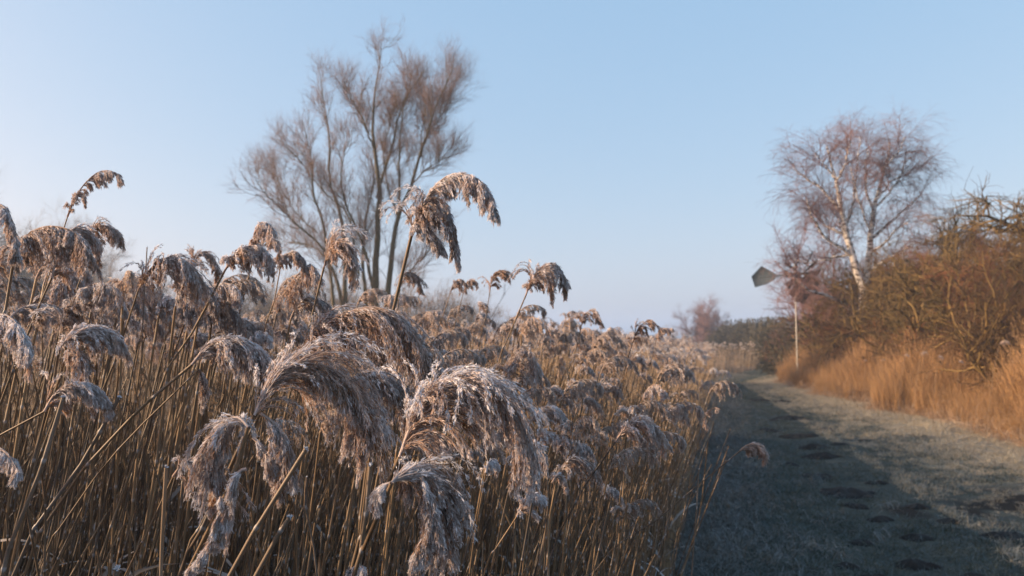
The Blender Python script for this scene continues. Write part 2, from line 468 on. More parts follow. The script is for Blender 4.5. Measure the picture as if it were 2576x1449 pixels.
# label, rachis pixels, stem pixels downward from the plume, distance, hang in pixels, options
HEROES = [
 ('tallest frosted reed plume standing clear against the sky beside the willow', [(1035,592),(1062,520),(1100,462),(1145,436),(1195,446),(1228,480),(1240,520)], [(1035,592),(1010,690),(985,800),(958,935),(925,1160),(900,1400)], 1.35, 105, dict(nb=90, ns=50, frost=.8, stem=.0048, lobes=[([(1038,590),(1052,540),(1080,508),(1110,515),(1135,565),(1150,625)],120,95),([(1036,592),(1050,572),(1080,575),(1105,610)],95,36)])),
 ('broad dome-shaped frosted plume crossed by the tallest reed stalk', [(745,905),(790,845),(855,795),(925,772),(985,785),(1035,830),(1065,880)], [(745,905),(690,985),(610,1120),(520,1300),(450,1449)], 1.42, 215, dict(nb=165, ns=46, frost=.6, stem=.004)),
 ('shaggy frosted plume arching in the middle of the front cluster', [(640,1045),(672,980),(720,930),(775,915),(830,935),(880,985),(905,1040)], [(640,1045),(600,1130),(545,1250),(480,1390),(450,1449)], 1.14, 285, dict(nb=135, ns=56, frost=.85, stem=.0045, lobes=[([(655,1040),(690,1065),(720,1110),(712,1180)],150,60),([(636,1100),(655,1120),(690,1170),(700,1230)],70,30)])),
 ('dark frosted plume tucked right of the shaggy one, above the leaning stalk', [(875,960),(910,940),(955,942),(1000,965),(1030,1005),(1043,1045)], [(875,960),(925,1080),(930,1170),(915,1300),(900,1449)], 1.22, 170, dict(nb=105, ns=50, frost=.7, stem=.004, lobes=[([(890,985),(915,1000),(925,1060)],130,40)])),
 ('long curled plume hooking over and trailing down to the bottom left', [(625,1075),(600,1050),(568,1060),(545,1100),(540,1160),(556,1230),(553,1290)], [(625,1075),(605,1150),(560,1260),(510,1360),(470,1449)], 1.05, 150, dict(nb=110, ns=50, frost=.9, stem=.0042, spread=(8,36), lobes=[([(556,1250),(550,1300),(530,1360),(500,1405),(475,1430)],50,46),([(620,1180),(600,1190),(580,1250),(560,1330)],70,36)])),
 ('largest arching plume with a thick white frost rim along its top', [(1005,1150),(1035,1070),(1080,1000),(1140,955),(1205,950),(1262,985),(1300,1040),(1318,1095)], [(1005,1150),(975,1215),(930,1320),(880,1449)], 1.10, 255, dict(nb=165, ns=56, frost=.95, stem=.005)),
 ('bushy hanging plume low below the largest arching one', [(985,1215),(1015,1185),(1055,1190),(1085,1235),(1095,1290)], [(985,1215),(960,1300),(915,1400),(890,1449)], 1.0, 230, dict(nb=130, ns=54, frost=.85, stem=.0045, spread=(5,30), lobes=[([(1060,1200),(1085,1260),(1075,1330),(1040,1400)],120,60),([(985,1215),(955,1225),(950,1250)],70,24)])),
 ('frosted plume at the end of the long diagonal stalk on the left', [(482,918),(515,880),(560,852),(605,850),(645,868),(668,898)], [(482,918),(360,1022),(235,1150),(140,1285),(60,1449)], 1.3, 140, dict(nb=95, ns=46, frost=.75, stem=.004)),
 ('lower trailing plume hanging from the long diagonal stalk', [(500,930),(512,960),(512,1000)], [(500,930),(385,1040),(255,1180),(165,1320),(90,1449)], 1.36, 60, dict(nb=24, ns=40, frost=.6, stem=.0022)),
 ('pale plume flicking right above the low double plume on the left', [(148,880),(172,842),(215,822),(262,826),(300,852)], [(148,880),(135,960),(95,1120),(40,1330),(15,1449)], 1.3, 110, dict(nb=70, ns=44, frost=.75, stem=.0038)),
 ('low double plume hanging over the shaded stalks at far left', [(112,1035),(140,990),(185,965),(235,968),(272,1010)], [(112,1035),(60,1075),(0,1115),(-60,1160)], 1.28, 95, dict(nb=70, ns=44, frost=.75, stem=.003)),
 ('thick tassel of plume between the two left hand plumes', [(165,900),(178,880),(205,890),(215,940)], [(165,900),(120,1050),(70,1240),(25,1449)], 1.34, 90, dict(nb=60, ns=40, frost=.65, stem=.003)),
 ('blue-white frosted plume cut by the left picture edge below the skyline', [(-60,830),(-25,795),(20,795),(52,830),(70,880)], [(-60,830),(-90,950),(-150,1200)], 1.2, 110, dict(nb=80, ns=46, frost=.9, stem=.004)),
 ('flat topped plume sweeping right at far left under the big dark one', [(25,800),(55,775),(100,765),(145,772),(170,800)], [(25,800),(0,900),(-40,1100)], 1.55, 80, dict(nb=70, ns=38, frost=.7, stem=.0035)),
 ('big dark brown plume with backlit orange heart at far left skyline', [(35,650),(60,600),(105,572),(155,572),(195,590),(220,625)], [(35,650),(20,760),(-30,950)], 1.45, 125, dict(nb=110, ns=48, frost=.5, stem=.0042)),
 ('plume sweeping right from the big dark one on the left skyline', [(130,700),(150,620),(185,575),(225,590),(250,640)], [(130,700),(90,790),(40,920),(-20,1100)], 1.5, 80, dict(nb=60, ns=42, frost=.6, stem=.0034)),
 ('curved dark plume entering at the left picture edge', [(-30,530),(0,515),(22,540),(36,590),(38,640)], [(-30,530),(-60,700),(-110,900)], 1.3, 60, dict(nb=55, ns=42, frost=.75, stem=.003)),
 ('small plume pointing right behind the big dark skyline plume', [(222,640),(228,590),(252,570),(285,575),(300,592)], [(222,640),(190,740),(150,860)], 1.7, 65, dict(nb=50, ns=36, frost=.5, stem=.0028)),
 ('lone thin reed rising highest at the left with a light feathery plume', [(170,545),(188,500),(215,460),(250,432),(285,432),(308,455)], [(165,560),(140,640),(90,790),(40,900)], 1.7, 42, dict(nb=40, ns=36, frost=.5, stem=.0022, lobes=[([(197,485),(210,488),(215,510)],30,6)])),
 ('steep plume leaning right below the left skyline gap', [(150,850),(165,790),(200,735),(245,712),(290,722)], [(150,850),(140,930),(105,1060)], 1.55, 80, dict(nb=80, ns=40, frost=.75, stem=.0034)),
 ('arching plume with open outer strands at centre left', [(348,730),(368,690),(405,655),(445,648),(482,670),(500,705)], [(348,730),(320,820),(270,960),(210,1130)], 1.6, 120, dict(nb=80, ns=40, frost=.6, stem=.003)),
 ('swept plume on a dark bare stalk rising left of the willow', [(565,682),(590,642),(628,618),(665,628),(688,665)], [(565,682),(520,770),(465,870),(400,985)], 1.55, 85, dict(nb=80, ns=42, frost=.6, stem=.0035)),
 ('upright double tuft plume touching the willow twigs at their left end', [(640,640),(640,595),(655,560),(680,570),(692,610)], [(640,640),(620,740),(590,860)], 1.9, 60, dict(nb=60, ns=36, frost=.6, stem=.003, lobes=[([(650,640),(670,590),(695,610),(702,650)],55,26)])),
 ('compact brown plume right of the upright double tuft', [(705,675),(718,645),(742,632),(765,652)], [(705,675),(690,760),(660,860)], 2.0, 60, dict(nb=50, ns=34, frost=.5, stem=.0026)),
 ('drooping tassel plume on a grey stalk in front of the willow trunks', [(815,672),(828,635),(850,615),(873,630),(882,665)], [(815,672),(800,740),(775,835),(740,940)], 1.6, 105, dict(nb=75, ns=40, frost=.7, stem=.0036)),
 ('leaning plume with rounded tiers just left of the willow trunks', [(700,770),(722,725),(750,690),(780,665),(795,690)], [(700,770),(680,860),(650,960)], 2.1, 70, dict(nb=70, ns=34, frost=.5, stem=.003)),
 ('short knobby plume on the skyline left of centre', [(488,690),(492,655),(512,632),(535,650),(545,680)], [(488,690),(470,780),(440,880)], 2.4, 55, dict(nb=50, ns=30, frost=.45, stem=.003)),
 ('wide grey plume crossed by a stalk below the swept plume', [(470,800),(495,750),(535,718),(580,715),(606,745)], [(470,800),(440,890),(400,1000)], 1.9, 75, dict(nb=70, ns=36, frost=.75, stem=.003)),
 ('nodding two-lobed plume clear of the bed against the sky right of centre', [(1322,745),(1340,700),(1368,668),(1395,662),(1415,685),(1424,720)], [(1322,745),(1290,820),(1262,890),(1240,960)], 2.15, 60, dict(nb=55, ns=42, frost=.55, stem=.0032, lobes=[([(1335,720),(1350,690),(1375,685),(1388,720)],85,50)])),
 ('arching frosted plume on a long leaning stalk at the path side', [(1548,1112),(1572,1078),(1605,1058),(1640,1065),(1662,1092)], [(1548,1112),(1490,1190),(1430,1300),(1370,1449)], 1.7, 85, dict(nb=75, ns=42, frost=.6, stem=.0032)),
 ('pale tan drooping plume on a thin stalk leaning out over the path', [(1862,1134),(1880,1120),(1902,1116),(1922,1132)], [(1862,1134),(1800,1185),(1720,1250),(1620,1335),(1500,1430)], 1.9, 50, dict(nb=44, ns=26, frost=.35, stem=.0024, spread=(3, 14))),
 ('grey humped plume right of the largest arching one', [(1330,1070),(1350,1040),(1378,1022),(1405,1030),(1422,1052)], [(1330,1070),(1305,1160),(1270,1290)], 2.0, 65, dict(nb=60, ns=36, frost=.7, stem=.003)),
 ('low hooked plume among stalks below the humped ones', [(1300,1300),(1315,1262),(1340,1240),(1366,1248)], [(1300,1300),(1260,1370),(1215,1449)], 1.5, 50, dict(nb=45, ns=34, frost=.75, stem=.0026)),
 ('orange tinged small plume hanging at the tip of the largest one', [(1318,1165),(1328,1135),(1348,1125),(1368,1145)], [(1318,1165),(1300,1280),(1285,1449)], 1.6, 65, dict(nb=48, ns=36, frost=.6, stem=.0024)),
 ('tiny white-capped plume on a pale upright stalk', [(1222,1190),(1228,1165),(1242,1155),(1252,1172)], [(1222,1190),(1205,1300),(1180,1449)], 1.5, 45, dict(nb=26, ns=34, frost=1., stem=.0026)),
 ('thin curled plume like a question mark low at centre right', [(1388,1215),(1400,1198),(1416,1202),(1426,1232)], [(1388,1215),(1375,1320),(1360,1449)], 1.6, 30, dict(nb=22, ns=30, frost=.5, stem=.002)),
 ('sparse wispy plume bending right above the broken stalk', [(435,1200),(460,1168),(495,1150),(525,1158),(535,1185)], [(435,1200),(400,1280),(345,1390),(310,1449)], 1.2, 55, dict(nb=30, ns=34, frost=.45, stem=.0022)),
 ('ragged plume hanging in from the left picture edge near the bottom', [(-30,1120),(0,1128),(25,1150),(45,1185)], [(-30,1120),(-80,1250)], 1.1, 45, dict(nb=40, ns=38, frost=.7, stem=.003)),
 ('dark tiered plume behind the stalk of the two-lobed plume', [(1258,975),(1275,920),(1300,880),(1328,885),(1348,925)], [(1258,975),(1240,1070),(1210,1180)], 2.2, 90, dict(nb=80, ns=34, frost=.55, stem=.003)),
 ('rounded dark plume on the skyline between bed and far trees', [(1462,822),(1470,795),(1488,780),(1505,800)], [(1462,822),(1445,900),(1420,990)], 2.9, 45, dict(nb=45, ns=28, frost=.45, stem=.003)),
 ('open fan-like orange plume nearest the path on the skyline', [(1592,862),(1605,828),(1632,806),(1658,822)], [(1592,862),(1575,930),(1550,1010)], 2.9, 45, dict(nb=30, ns=28, frost=.25, stem=.0028)),
 ('small plume with a horizontal pointed tip near the path on the skyline', [(1652,850),(1662,828),(1690,826)], [(1652,850),(1640,910),(1620,990)], 3.0, 26, dict(nb=22, ns=26, frost=.4, stem=.0024)),
 ('small bright orange plume alone on the skyline right of the tallest reed', [(1232,735),(1238,700),(1258,680),(1278,690)], [(1232,735),(1222,800),(1205,880)], 3.0, 45, dict(nb=30, ns=30, frost=.2, stem=.0026)),
 ('left one of a small pair of plumes right of the willow', [(1132,738),(1142,712),(1158,702),(1172,718)], [(1132,738),(1115,800),(1095,870)], 3.2, 34, dict(nb=30, ns=28, frost=.35, stem=.0026)),
 ('right one of a small pair of plumes right of the willow', [(1168,728),(1178,708),(1195,706)], [(1168,728),(1150,800),(1130,880)], 3.3, 28, dict(nb=24, ns=26, frost=.35, stem=.0026)),
 ('rounded frosted plume tip just entering at the bottom edge', [(880,1450),(892,1425),(912,1425)], [(880,1450),(872,1500)], 1.15, 40, dict(nb=28, ns=34, frost=.9, stem=.003)),
 ('short dark plume in the gap right of the swept diagonal one', [(632,870),(645,842),(668,838),(678,862)], [(632,870),(600,960),(560,1080)], 1.8, 35, dict(nb=40, ns=34, frost=.85, stem=.0026)),
 ('slim nodding plume on a side stalk over the verge of the path', [(1768,1075),(1780,1040),(1798,1026),(1812,1030)], [(1768,1075),(1745,1160),(1725,1270),(1700,1400)], 2.4, 20, dict(nb=12, ns=24, frost=.3, stem=.002)),
 ('mid-sized plume right of the open-strand one, low on the skyline', [(440,760),(455,725),(480,705),(505,720)], [(440,760),(420,850),(390,960)], 2.2, 55, dict(nb=55, ns=32, frost=.45, stem=.003)),
 ('frosted plume with long fringe beneath the large broad dome', [(1010,700),(1022,685),(1045,690),(1055,715)], [(1010,700),(1000,780),(985,860)], 2.8, 50, dict(nb=40, ns=30, frost=.4, stem=.003)),
 ('nodding grey plume leaning at the right fringe of the bed', [(1578,925),(1590,902),(1608,898),(1618,915)], [(1578,925),(1560,1010),(1535,1130)], 3.0, 34, dict(nb=36, ns=28, frost=.6, stem=.003)),
 ('humped frosted plume right of the grey one near the verge', [(1618,1000),(1632,975),(1655,968),(1672,988)], [(1618,1000),(1590,1070),(1555,1170)], 2.6, 36, dict(nb=34, ns=28, frost=.6, stem=.0026)),
]

def to_ground(pts3):
    p, q = pts3[-2], pts3[-1]
    d = (q - p); d = d / max(1e-6, -d[2]) if d[2] < 0 else np.array([-.3, 0, -1.])
    L = q[2]
    hx = d[0] * .55; hy = .05
    return list(pts3) + [np.array([q[0] + hx * L * .5, q[1] + hy * L, L * .5]), np.array([q[0] + hx * L * .85, q[1] + .12 * L, -.03])]

def hero(i, spec):
    label, ra, st, d, hang, o = spec
    r = np.random.default_rng(100 + i)
    tilt = r.normal() * .04
    R = [at(x, y, d + tilt * k * .5) for k, (x, y) in enumerate(ra)]
    Sx = [at(x, y, d + .02 * k) for k, (x, y) in enumerate(st)]
    if not np.allclose(Sx[0], R[0]): Sx[0] = R[0]
    G = to_ground(Sx)
    base = G[-1].copy()
    root = empty('reed', tuple(base))
    tag(root, label, 'reed', G_HERO)
    off = base
    mb = MB(); stem(mb, (np.array(G[::-1]) - off), o['stem'] * .88, o['stem'] * .58, 8)
    s = mb.build('stem', M_stem, root, True)
    m2 = MB()
    hm = hang * d / F
    fr = o['frost']
    plume(m2, np.array(R) - off, hm * 1.2, int(o['nb'] * 2.0), int(o['ns'] * 1.35), frost=fr, r=r, droop=o.get('droop', .26), crystals=.6 * fr, spread=o.get('spread', (3, 24)), size=.8 if d < 1.9 else .95, fat=1.)
    for lr, lh, lnb in o.get('lobes', []):
        plume(m2, np.array([at(x, y, d + .01) for x, y in lr]) - off, lh * d / F, int(lnb * 1.7), int(o['ns'] * 1.3), frost=fr, r=r, crystals=.6 * fr, size=.8, fat=1.)
    m2.build('plume', M_plume, root)
    if i % 3 == 0 and d < 2:
        m3 = MB(); k = len(G) - 3
        p = (G[k] * .4 + G[k + 1] * .6) - off
        leaf_blade(m3, p, np.array([.5 * (1 if r.random() < .6 else -1), -.1, .8]), .28 + .15 * r.random(), .006, r)
        m3.build('leaf', M_leaf, root)
for i, h in enumerate(HEROES): hero(i, h)

# bare, headless canes at the front
BARE = [
 ('broken upright reed stalk with a blunt frosted top, no plume', [(418,1176),(412,1300),(405,1449)], 1.15, .0038),
 ('bare pale stalk standing alone on the verge beside the path', [(1758,1180),(1752,1290),(1740,1449)], 1.9, .0022),
 ('needle-thin bare stalk tip above the skyline at the left', [(370,622),(367,700),(360,800)], 1.9, .0018),
 ('rusty orange broken stalk under the large broad dome', [(932,1170),(925,1260),(905,1400),(900,1449)], 1.12, .0042),
 ('short frosted stub in front of the dark stalks at the bottom', [(295,1432),(290,1449),(285,1480)], 1.1, .006),
 ('curved dry stalk bowed to the left between the two front clusters', [(772,1200),(768,1290),(790,1380),(800,1449)], 1.2, .002),
 ('slanting golden stalk just right of the long curled plume', [(770,1130),(700,1240),(620,1370),(570,1449)], 1.12, .0042),
 ('second slanting stalk running parallel below the golden one', [(730,1300),(690,1360),(640,1449)], 1.08, .004),
 ('thin straight stalk leaning right under the largest plume', [(1165,1150),(1130,1260),(1080,1449)], 1.3, .003),
 ('tall pale stalk at the right of the hooked low plume', [(1376,1165),(1378,1300),(1380,1449)], 1.7, .0026),
 ('thin reddish stalk leaning over the verge grass near the bottom', [(1698,1250),(1670,1350),(1640,1449)], 1.9, .002),
 ('long stalk slanting up from the bottom left corner', [(300,1000),(255,1080),(150,1260),(30,1449)], 1.3, .004),
 ('steep golden stalk at the far left bottom', [(160,1000),(120,1130),(50,1330),(5,1449)], 1.2, .0042),
]
for label, st, d, rad in BARE:
    G = to_ground([at(x, y, d + .01 * k) for k, (x, y) in enumerate(st)])
    base = G[-1]
    mb = MB(); rad *= .75; stem(mb, np.array(G[::-1]) - base, rad * 1.1, rad, 8, frost=.1)
    V = np.array(G[0]) - base
    spikelets(mb, np.tile(V, (14, 1)), norm(rng.normal(size=(14, 3)) + [0, 0, .6]), np.full(14, rad * 1.6), np.full(14, rad * .4), np.tile([1., .5, 0], (14, 1)), rng)
    o = mb.build('reed_stalk', M_stem, None, True); o.location = base
    tag(o, label, 'reed stalk', 'bare reed stalks without plumes at the front')

# ------------------------------------------------------------------ reeds by the hundred
def proto_reed(k, lod):
    """local reed leaning and nodding toward +x; stem height about 1.5, plume on top"""
    r = np.random.default_rng(500 + k * 10 + lod)
    lean = .03 + .20 * r.random()
    top = 1.52
    pts = [np.array([lean * (s ** 1.7) * 1.2, (r.random() - .5) * .03, s * top]) for s in np.linspace(0, 1, 6)]
    T = norm(pts[-1] - pts[-2])
    kind = k % 6
    Lr = [.13, .15, .10, .17, .09, .14][kind]
    bend = [.34, .26, .46, .30, .55, .20][kind]
    p = pts[-1].copy(); d = T.copy(); ra = [p.copy()]
    for i in range(7):
        d = norm(d + np.array([.16, (r.random() - .5) * .12, -bend * (.3 + .25 * i)])); p = p + d * Lr / 7; ra.append(p.copy())
    ms, mp, ml = MB(), MB(), MB()
    nb, ns, fat, size, sides, cr = [(80, 30, 1.3, .85, 6, .35), (34, 14, 2.0, 1.2, 4, .25), (10, 8, 5.5, 2.0, 3, .2)][lod]
    fr = [.6, .45, .7, .4, .55, .35][kind] * (1 if lod == 0 else 1.45)
    if lod == 0: stem(ms, pts, .0034, .0024, 6)
    else:
        P = np.array(pts)[None]; tubes(ms, P, np.linspace(.0036, .0026, 6)[None] * (1.0 if lod == 1 else 1.6), sides, np.tile([.12, .3 + .5 * r.random(), 0], (1, 6, 1)))
    plume(mp, np.array(ra), Lr * [.7, .5, .7, .45, .8, .55][kind], nb, ns, size=size, frost=fr, r=r, crystals=cr, fat=fat, droop=.36, axis_r=.0016 * (1 + lod))
    nl = [2, 1, 1][lod]
    for _ in range(1):
        s = .25 + .5 * r.random(); i = int(s * 5)
        leaf_blade(ml, pts[i], norm(np.array([r.normal() * .5, r.normal() * .5, .9])), .22 + .25 * r.random(), .005 * (1 + .4 * lod), r)
    return ms, mp, ml

near = []
for k in range(10):
    ms, mp, ml = proto_reed(k, 0)
    near.append((ms.mesh('stem', M_stem, True), mp.mesh('plume', M_plume_sunlit if k % 2 else M_plume), ml.mesh('leaf', M_leaf)))
# headless cane variants
barem = []
for k in range(6):
    mb = MB(); r = np.random.default_rng(900 + k)
    lean = .03 + .26 * r.random(); top = .9 + .6 * r.random()
    stem(mb, [np.array([lean * s ** 1.5, .05 * s * r.normal(), s * top]) for s in np.linspace(0, 1, 6)], .0036, .0018, 6)
    if k % 2: leaf_blade(mb, np.array([lean * .5 ** 1.5, 0, top * .5]), norm(np.array([r.normal() * .6, r.normal() * .6, .8])), .3, .005, r)
    barem.append(mb.mesh('reed_stalk', M_stem, True))

def merged(k, lod):
    """one mesh for stuff: stem, plume and leaf joined, three material slots"""
    ms, mp, ml = proto_reed(k, lod)
    a = MB(); counts = []
    me = None
    for part in (ms, mp, ml):
        a.v += part.v; a.c += part.c
        for s in (3, 4): a.f[s] += [f + a.n for f in part.f[s]]
        counts.append(sum(len(x) for x in part.v)); a.n += counts[-1]
    me = a.mesh('reed_mass_piece', M_stem_sunlit if lod else M_stem)
    me.materials.append(M_plume_sunlit if lod or k % 2 else M_plume); me.materials.append(M_leaf)
    lim1 = counts[0]; lim2 = counts[0] + counts[1]
    fv = np.zeros(len(me.polygons), np.int32); me.polygons.foreach_get('loop_start', fv)
    lv = np.zeros(len(me.loops), np.int32); me.loops.foreach_get('vertex_index', lv)
    v = lv[fv]
    me.polygons.foreach_set('material_index', np.where(v < lim1, 0, np.where(v < lim2, 1, 2)).astype(np.int32))
    return bpy.data.objects.new('reed_piece', me)

def scatter(name, pts, rots, scl, vid, protos, label, cat):
    me = bpy.data.meshes.new(name)
    me.from_pydata([tuple(p) for p in pts], [], [])
    a = me.attributes.new('rot', 'FLOAT_VECTOR', 'POINT'); a.data.foreach_set('vector', np.asarray(rots, np.float32).ravel())
    a = me.attributes.new('scl', 'FLOAT_VECTOR', 'POINT'); a.data.foreach_set('vector', np.asarray(scl, np.float32).ravel())
    a = me.attributes.new('vid', 'INT', 'POINT'); a.data.foreach_set('value', np.asarray(vid, np.int32))
    o = bpy.data.objects.new(name, me); COL.objects.link(o)
    c = bpy.data.collections.new(name + '_pieces')
    for i, p in enumerate(protos):
        p.name = 'p%03d_%s' % (i, name); c.objects.link(p)
    g = bpy.data.node_groups.new(name, 'GeometryNodeTree')
    g.interface.new_socket('Geometry', in_out='INPUT', socket_type='NodeSocketGeometry')
    g.interface.new_socket('Geometry', in_out='OUTPUT', socket_type='NodeSocketGeometry')
    N = g.nodes; L = g.links
    gi = N.new('NodeGroupInput'); go = N.new('NodeGroupOutput')
    ci = N.new('GeometryNodeCollectionInfo'); ci.inputs['Collection'].default_value = c
    ci.inputs['Separate Children'].default_value = True; ci.inputs['Reset Children'].default_value = True
    ip = N.new('GeometryNodeInstanceOnPoints'); ip.inputs['Pick Instance'].default_value = True
    def na(nm, t):
        x = N.new('GeometryNodeInputNamedAttribute'); x.data_type = t; x.inputs['Name'].default_value = nm
        return x.outputs['Attribute']
    er = N.new('FunctionNodeEulerToRotation')
    L.new(na('rot', 'FLOAT_VECTOR'), er.inputs[0]); L.new(er.outputs[0], ip.inputs['Rotation'])
    L.new(na('scl', 'FLOAT_VECTOR'), ip.inputs['Scale']); L.new(na('vid', 'INT'), ip.inputs['Instance Index'])
    L.new(gi.outputs[0], ip.inputs['Points']); L.new(ci.outputs[0], ip.inputs['Instance']); L.new(ip.outputs[0], go.inputs[0])
    md = o.modifiers.new('scatter', 'NODES'); md.node_group = g
    tag(o, label, cat, kind='stuff')
    return o

def bed_points(n, y0, y1, xmin, dens=None, jitter=0):
    ys = y0 + (y1 - y0) * rng.random(n)
    lo = np.array([xmin(y) for y in ys]) if callable(xmin) else np.full(n, xmin)
    hi = left_edge(ys) - .05
    xs = lo + (hi - lo) * rng.random(n)
    return xs, ys

def height(x, y):
    """stand height of the bed: lower at its fringe"""
    e = (left_edge(y) - x)
    s = np.clip(e / 1.3, 0, 1); s = s * s * (3 - 2 * s)
    return 1.47 + .29 * s + .08 * np.clip((np.hypot(x, y) - 4) / 10, 0, 1) + .16 * (vnoise(x * .5, y * .5) - .5) + np.clip((-x - .8 * np.clip(y, 0, 9) - .6) / 2, 0, 1) * .55 * (vnoise(x * 1.1 + 5, y * 1.1) - .5)

PROTO_H = 1.60
# ---- the 230 or so nearest, each its own reed
def density_area():
    pts = []
    # 1.75 m .. 3.4 m from the camera
    n = 900
    ys = 1.75 + 2.4 * rng.random(n); xs = -.72 * ys - .3 + (left_edge(ys) - .05 + .72 * ys + .3) * rng.random(n)
    return xs, ys
xs, ys = density_area()
ang = rng.normal(size=len(xs)) * 30
order = np.argsort(np.hypot(xs, ys) * (1 + .1 * rng.random(len(xs))))
n_ind = 235
ind = order[:n_ind]; rest = order[n_ind:]
ZONES = [(650, 'at the far left of the bed'), (1100, 'in the bed below the willow'), (1450, 'right of the tallest reed plume'), (9999, 'along the verge of the path')]
for c, j in enumerate(ind):
    x, y = float(xs[j]), float(ys[j])
    h = float(height(x, y)) - .03 + .07 * float(np.clip(rng.normal(), -2, 1.2))
    z = float(gh(x, y))
    px = 1288 + F * (x + .3) / y
    zn = next(t for lim, t in ZONES if px < lim)
    if c % 5 in (1, 3, 4):
        o = bpy.data.objects.new('reed_stalk', barem[c % 6]); COL.objects.link(o)
        o.location = (x, y, z - .02); o.rotation_euler = (0, 0, RAD(float(ang[j]))); o.scale = (1, 1, h / 1.5 * .9)
        tag(o, 'thin bare stalk without a plume, packed ' + zn, 'reed stalk', 'bare thin stalks packed ' + zn)
        continue
    r_ = empty('reed', (x, y, z - .02)); r_.rotation_euler = (0, 0, RAD(float(ang[j])))
    s = h / PROTO_H; r_.scale = (s, s, s)
    m = near[c % 10]
    for nm, me in zip(('stem', 'plume', 'leaf'), m):
        if nm == 'leaf' and c % 2: continue
        q = bpy.data.objects.new(nm, me); COL.objects.link(q); q.parent = r_
    tag(r_, 'ordinary reed with a small nodding plume, packed ' + zn, 'reed', 'ordinary reeds with small plumes packed ' + zn)

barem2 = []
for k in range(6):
    me = barem[k].copy(); me.materials[0] = M_stem_sunlit; barem2.append(me)
# ---- the rest of the bed, one mass
P_, Rt, Sc, Vi = [], [], [], []
protos = []
NV = 10
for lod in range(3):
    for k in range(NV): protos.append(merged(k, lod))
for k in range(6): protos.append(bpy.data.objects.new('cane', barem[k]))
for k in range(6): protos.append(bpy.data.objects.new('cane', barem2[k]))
def put(xs, ys, lod, barefrac=.3):
    barefrac = (.76 if lod < 2 else .55) + .15 * barefrac
    n = len(xs)
    h = height(xs, ys) + .075 * rng.normal(size=n)
    h = h + (rng.random(n) < .05) * .12 * (ys > 6)
    vid = lod * NV + rng.integers(0, NV, n)
    b = rng.random(n) < barefrac
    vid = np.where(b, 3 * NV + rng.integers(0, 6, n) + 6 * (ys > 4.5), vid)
    s = h / PROTO_H
    P_.append(np.stack([xs, ys, gh(xs, ys) - .02], 1))
    Rt.append(np.stack([rng.normal(size=n) * .05, rng.normal(size=n) * .07, np.radians(rng.normal(size=n) * 38)], 1))
    Sc.append(np.stack([s, s, s], 1)); Vi.append(vid)
put(xs[rest], ys[rest], 0)
def region(n, y0, y1, lod, bf, k=.74, m=.8, pw=1.):
    y = y0 + (y1 - y0) * rng.random(n) ** pw; l = -k * y - m; h_ = left_edge(y) - .05
    x = l + (h_ - l) * rng.random(n)
    put(x, y, lod, bf)
region(1500, 4.0, 7.0, 0, .3)
region(2600, 6.5, 13, 1, .2)
region(6500, 12, 34, 1, .1, pw=.9)
region(6500, 32, 75, 2, .0, k=.45)
def edge_band(n, y0, y1, wd, lod, bf):
    y = y0 + (y1 - y0) * rng.random(n) ** 1.1; x = left_edge(y) - .04 - wd * rng.random(n) ** 1.15
    put(x, y, lod, bf)
edge_band(1500, 2.2, 7, 2.6, 0, 1.6); edge_band(2600, 6.5, 14, 3, 1, 1.2); edge_band(3600, 13, 36, 3, 1, .9)
# bare lower canes between and behind the front plumes
y = 1.35 + 4.2 * rng.random(3000); l = -.75 * y - .3; x = l + (left_edge(y) - .1 - l) * rng.random(3000)
n = len(x); P_.append(np.stack([x, y, gh(x, y) - .02], 1)); Rt.append(np.stack([rng.normal(size=n) * .05, rng.normal(size=n) * .08, np.radians(rng.normal(size=n) * 30)], 1))
s = .80 + .2 * rng.random(n); Sc.append(np.stack([s, s, s], 1) * np.array([1, 1, .95])); Vi.append(3 * NV + rng.integers(0, 6, n))
# the bed further left, out of the frame, which throws the shade over the canes and the path
def side(n, y0, y1, wd, lod):
    y = y0 + (y1 - y0) * rng.random(n); hi = -.74 * y - .9; x = hi - wd * rng.random(n)
    put(x, y, lod, .15)
side(2400, .5, 4, 5, 0); side(5200, .5, 9, 9, 1); side(2500, 8, 30, 12, 1)
# the bed left of and behind the camera
y = -9 + 12 * rng.random(5200); x = left_edge(y) - .05 - 9 * rng.random(5200) ** 1.2
k = (np.hypot(x + .35, y) > 1.3) & ((y < .3) | (x < -.8 * y - .9)); put(x[k], y[k], 1, .1)
scatter('reed_bed', np.concatenate(P_), np.concatenate(Rt), np.concatenate(Sc), np.concatenate(Vi), protos,
        'dense mass of straw stalks and small frosted plumes filling the bed', 'reed bed')

# dark bare spots of the path: pixel centre, pixel width
EARTH = [(1895,1005,38,'farthest left'),(1915,1006,45,'farthest middle'),(1970,1007,40,'farthest right'),
         (1990,1050,95,'long one beyond the middle of the path'),(1930,1078,50,'small one left of the long far one'),(2010,1092,80,'wide one below the long far one'),(2075,1078,55,'one nearest the straw shoulder far off'),
         (2050,1118,70,'one halfway along the path'),(2060,1140,90,'streaky one halfway along the path'),(2060,1190,70,'oval one in the middle of the path'),
         (2130,1228,140,'longest black streak'),(2150,1258,60,'one just below the longest streak'),(2310,1265,60,'round one near the straw shoulder'),
         (2300,1335,70,'faint one right of the middle'),(2300,1395,110,'broad one low on the path'),(2540,1340,110,'one at the right picture edge'),(2440,1430,90,'one in the bottom right corner'),
         (2175,1100,30,'small dot near the straw shoulder halfway'),(2110,1112,40,'short one right of the halfway one'),(1990,1160,34,'small one left of the oval one'),(2205,1208,44,'small one above the longest streak'),
         (2215,1290,60,'short one between longest streak and faint one'),(2170,1345,56,'small one low on the left half'),(2390,1300,50,'small one beside the round one'),(2130,1410,60,'bottom one on the left half of the path'),(2210,1440,70,'bottom one in the middle of the path')]
ESPOT = []
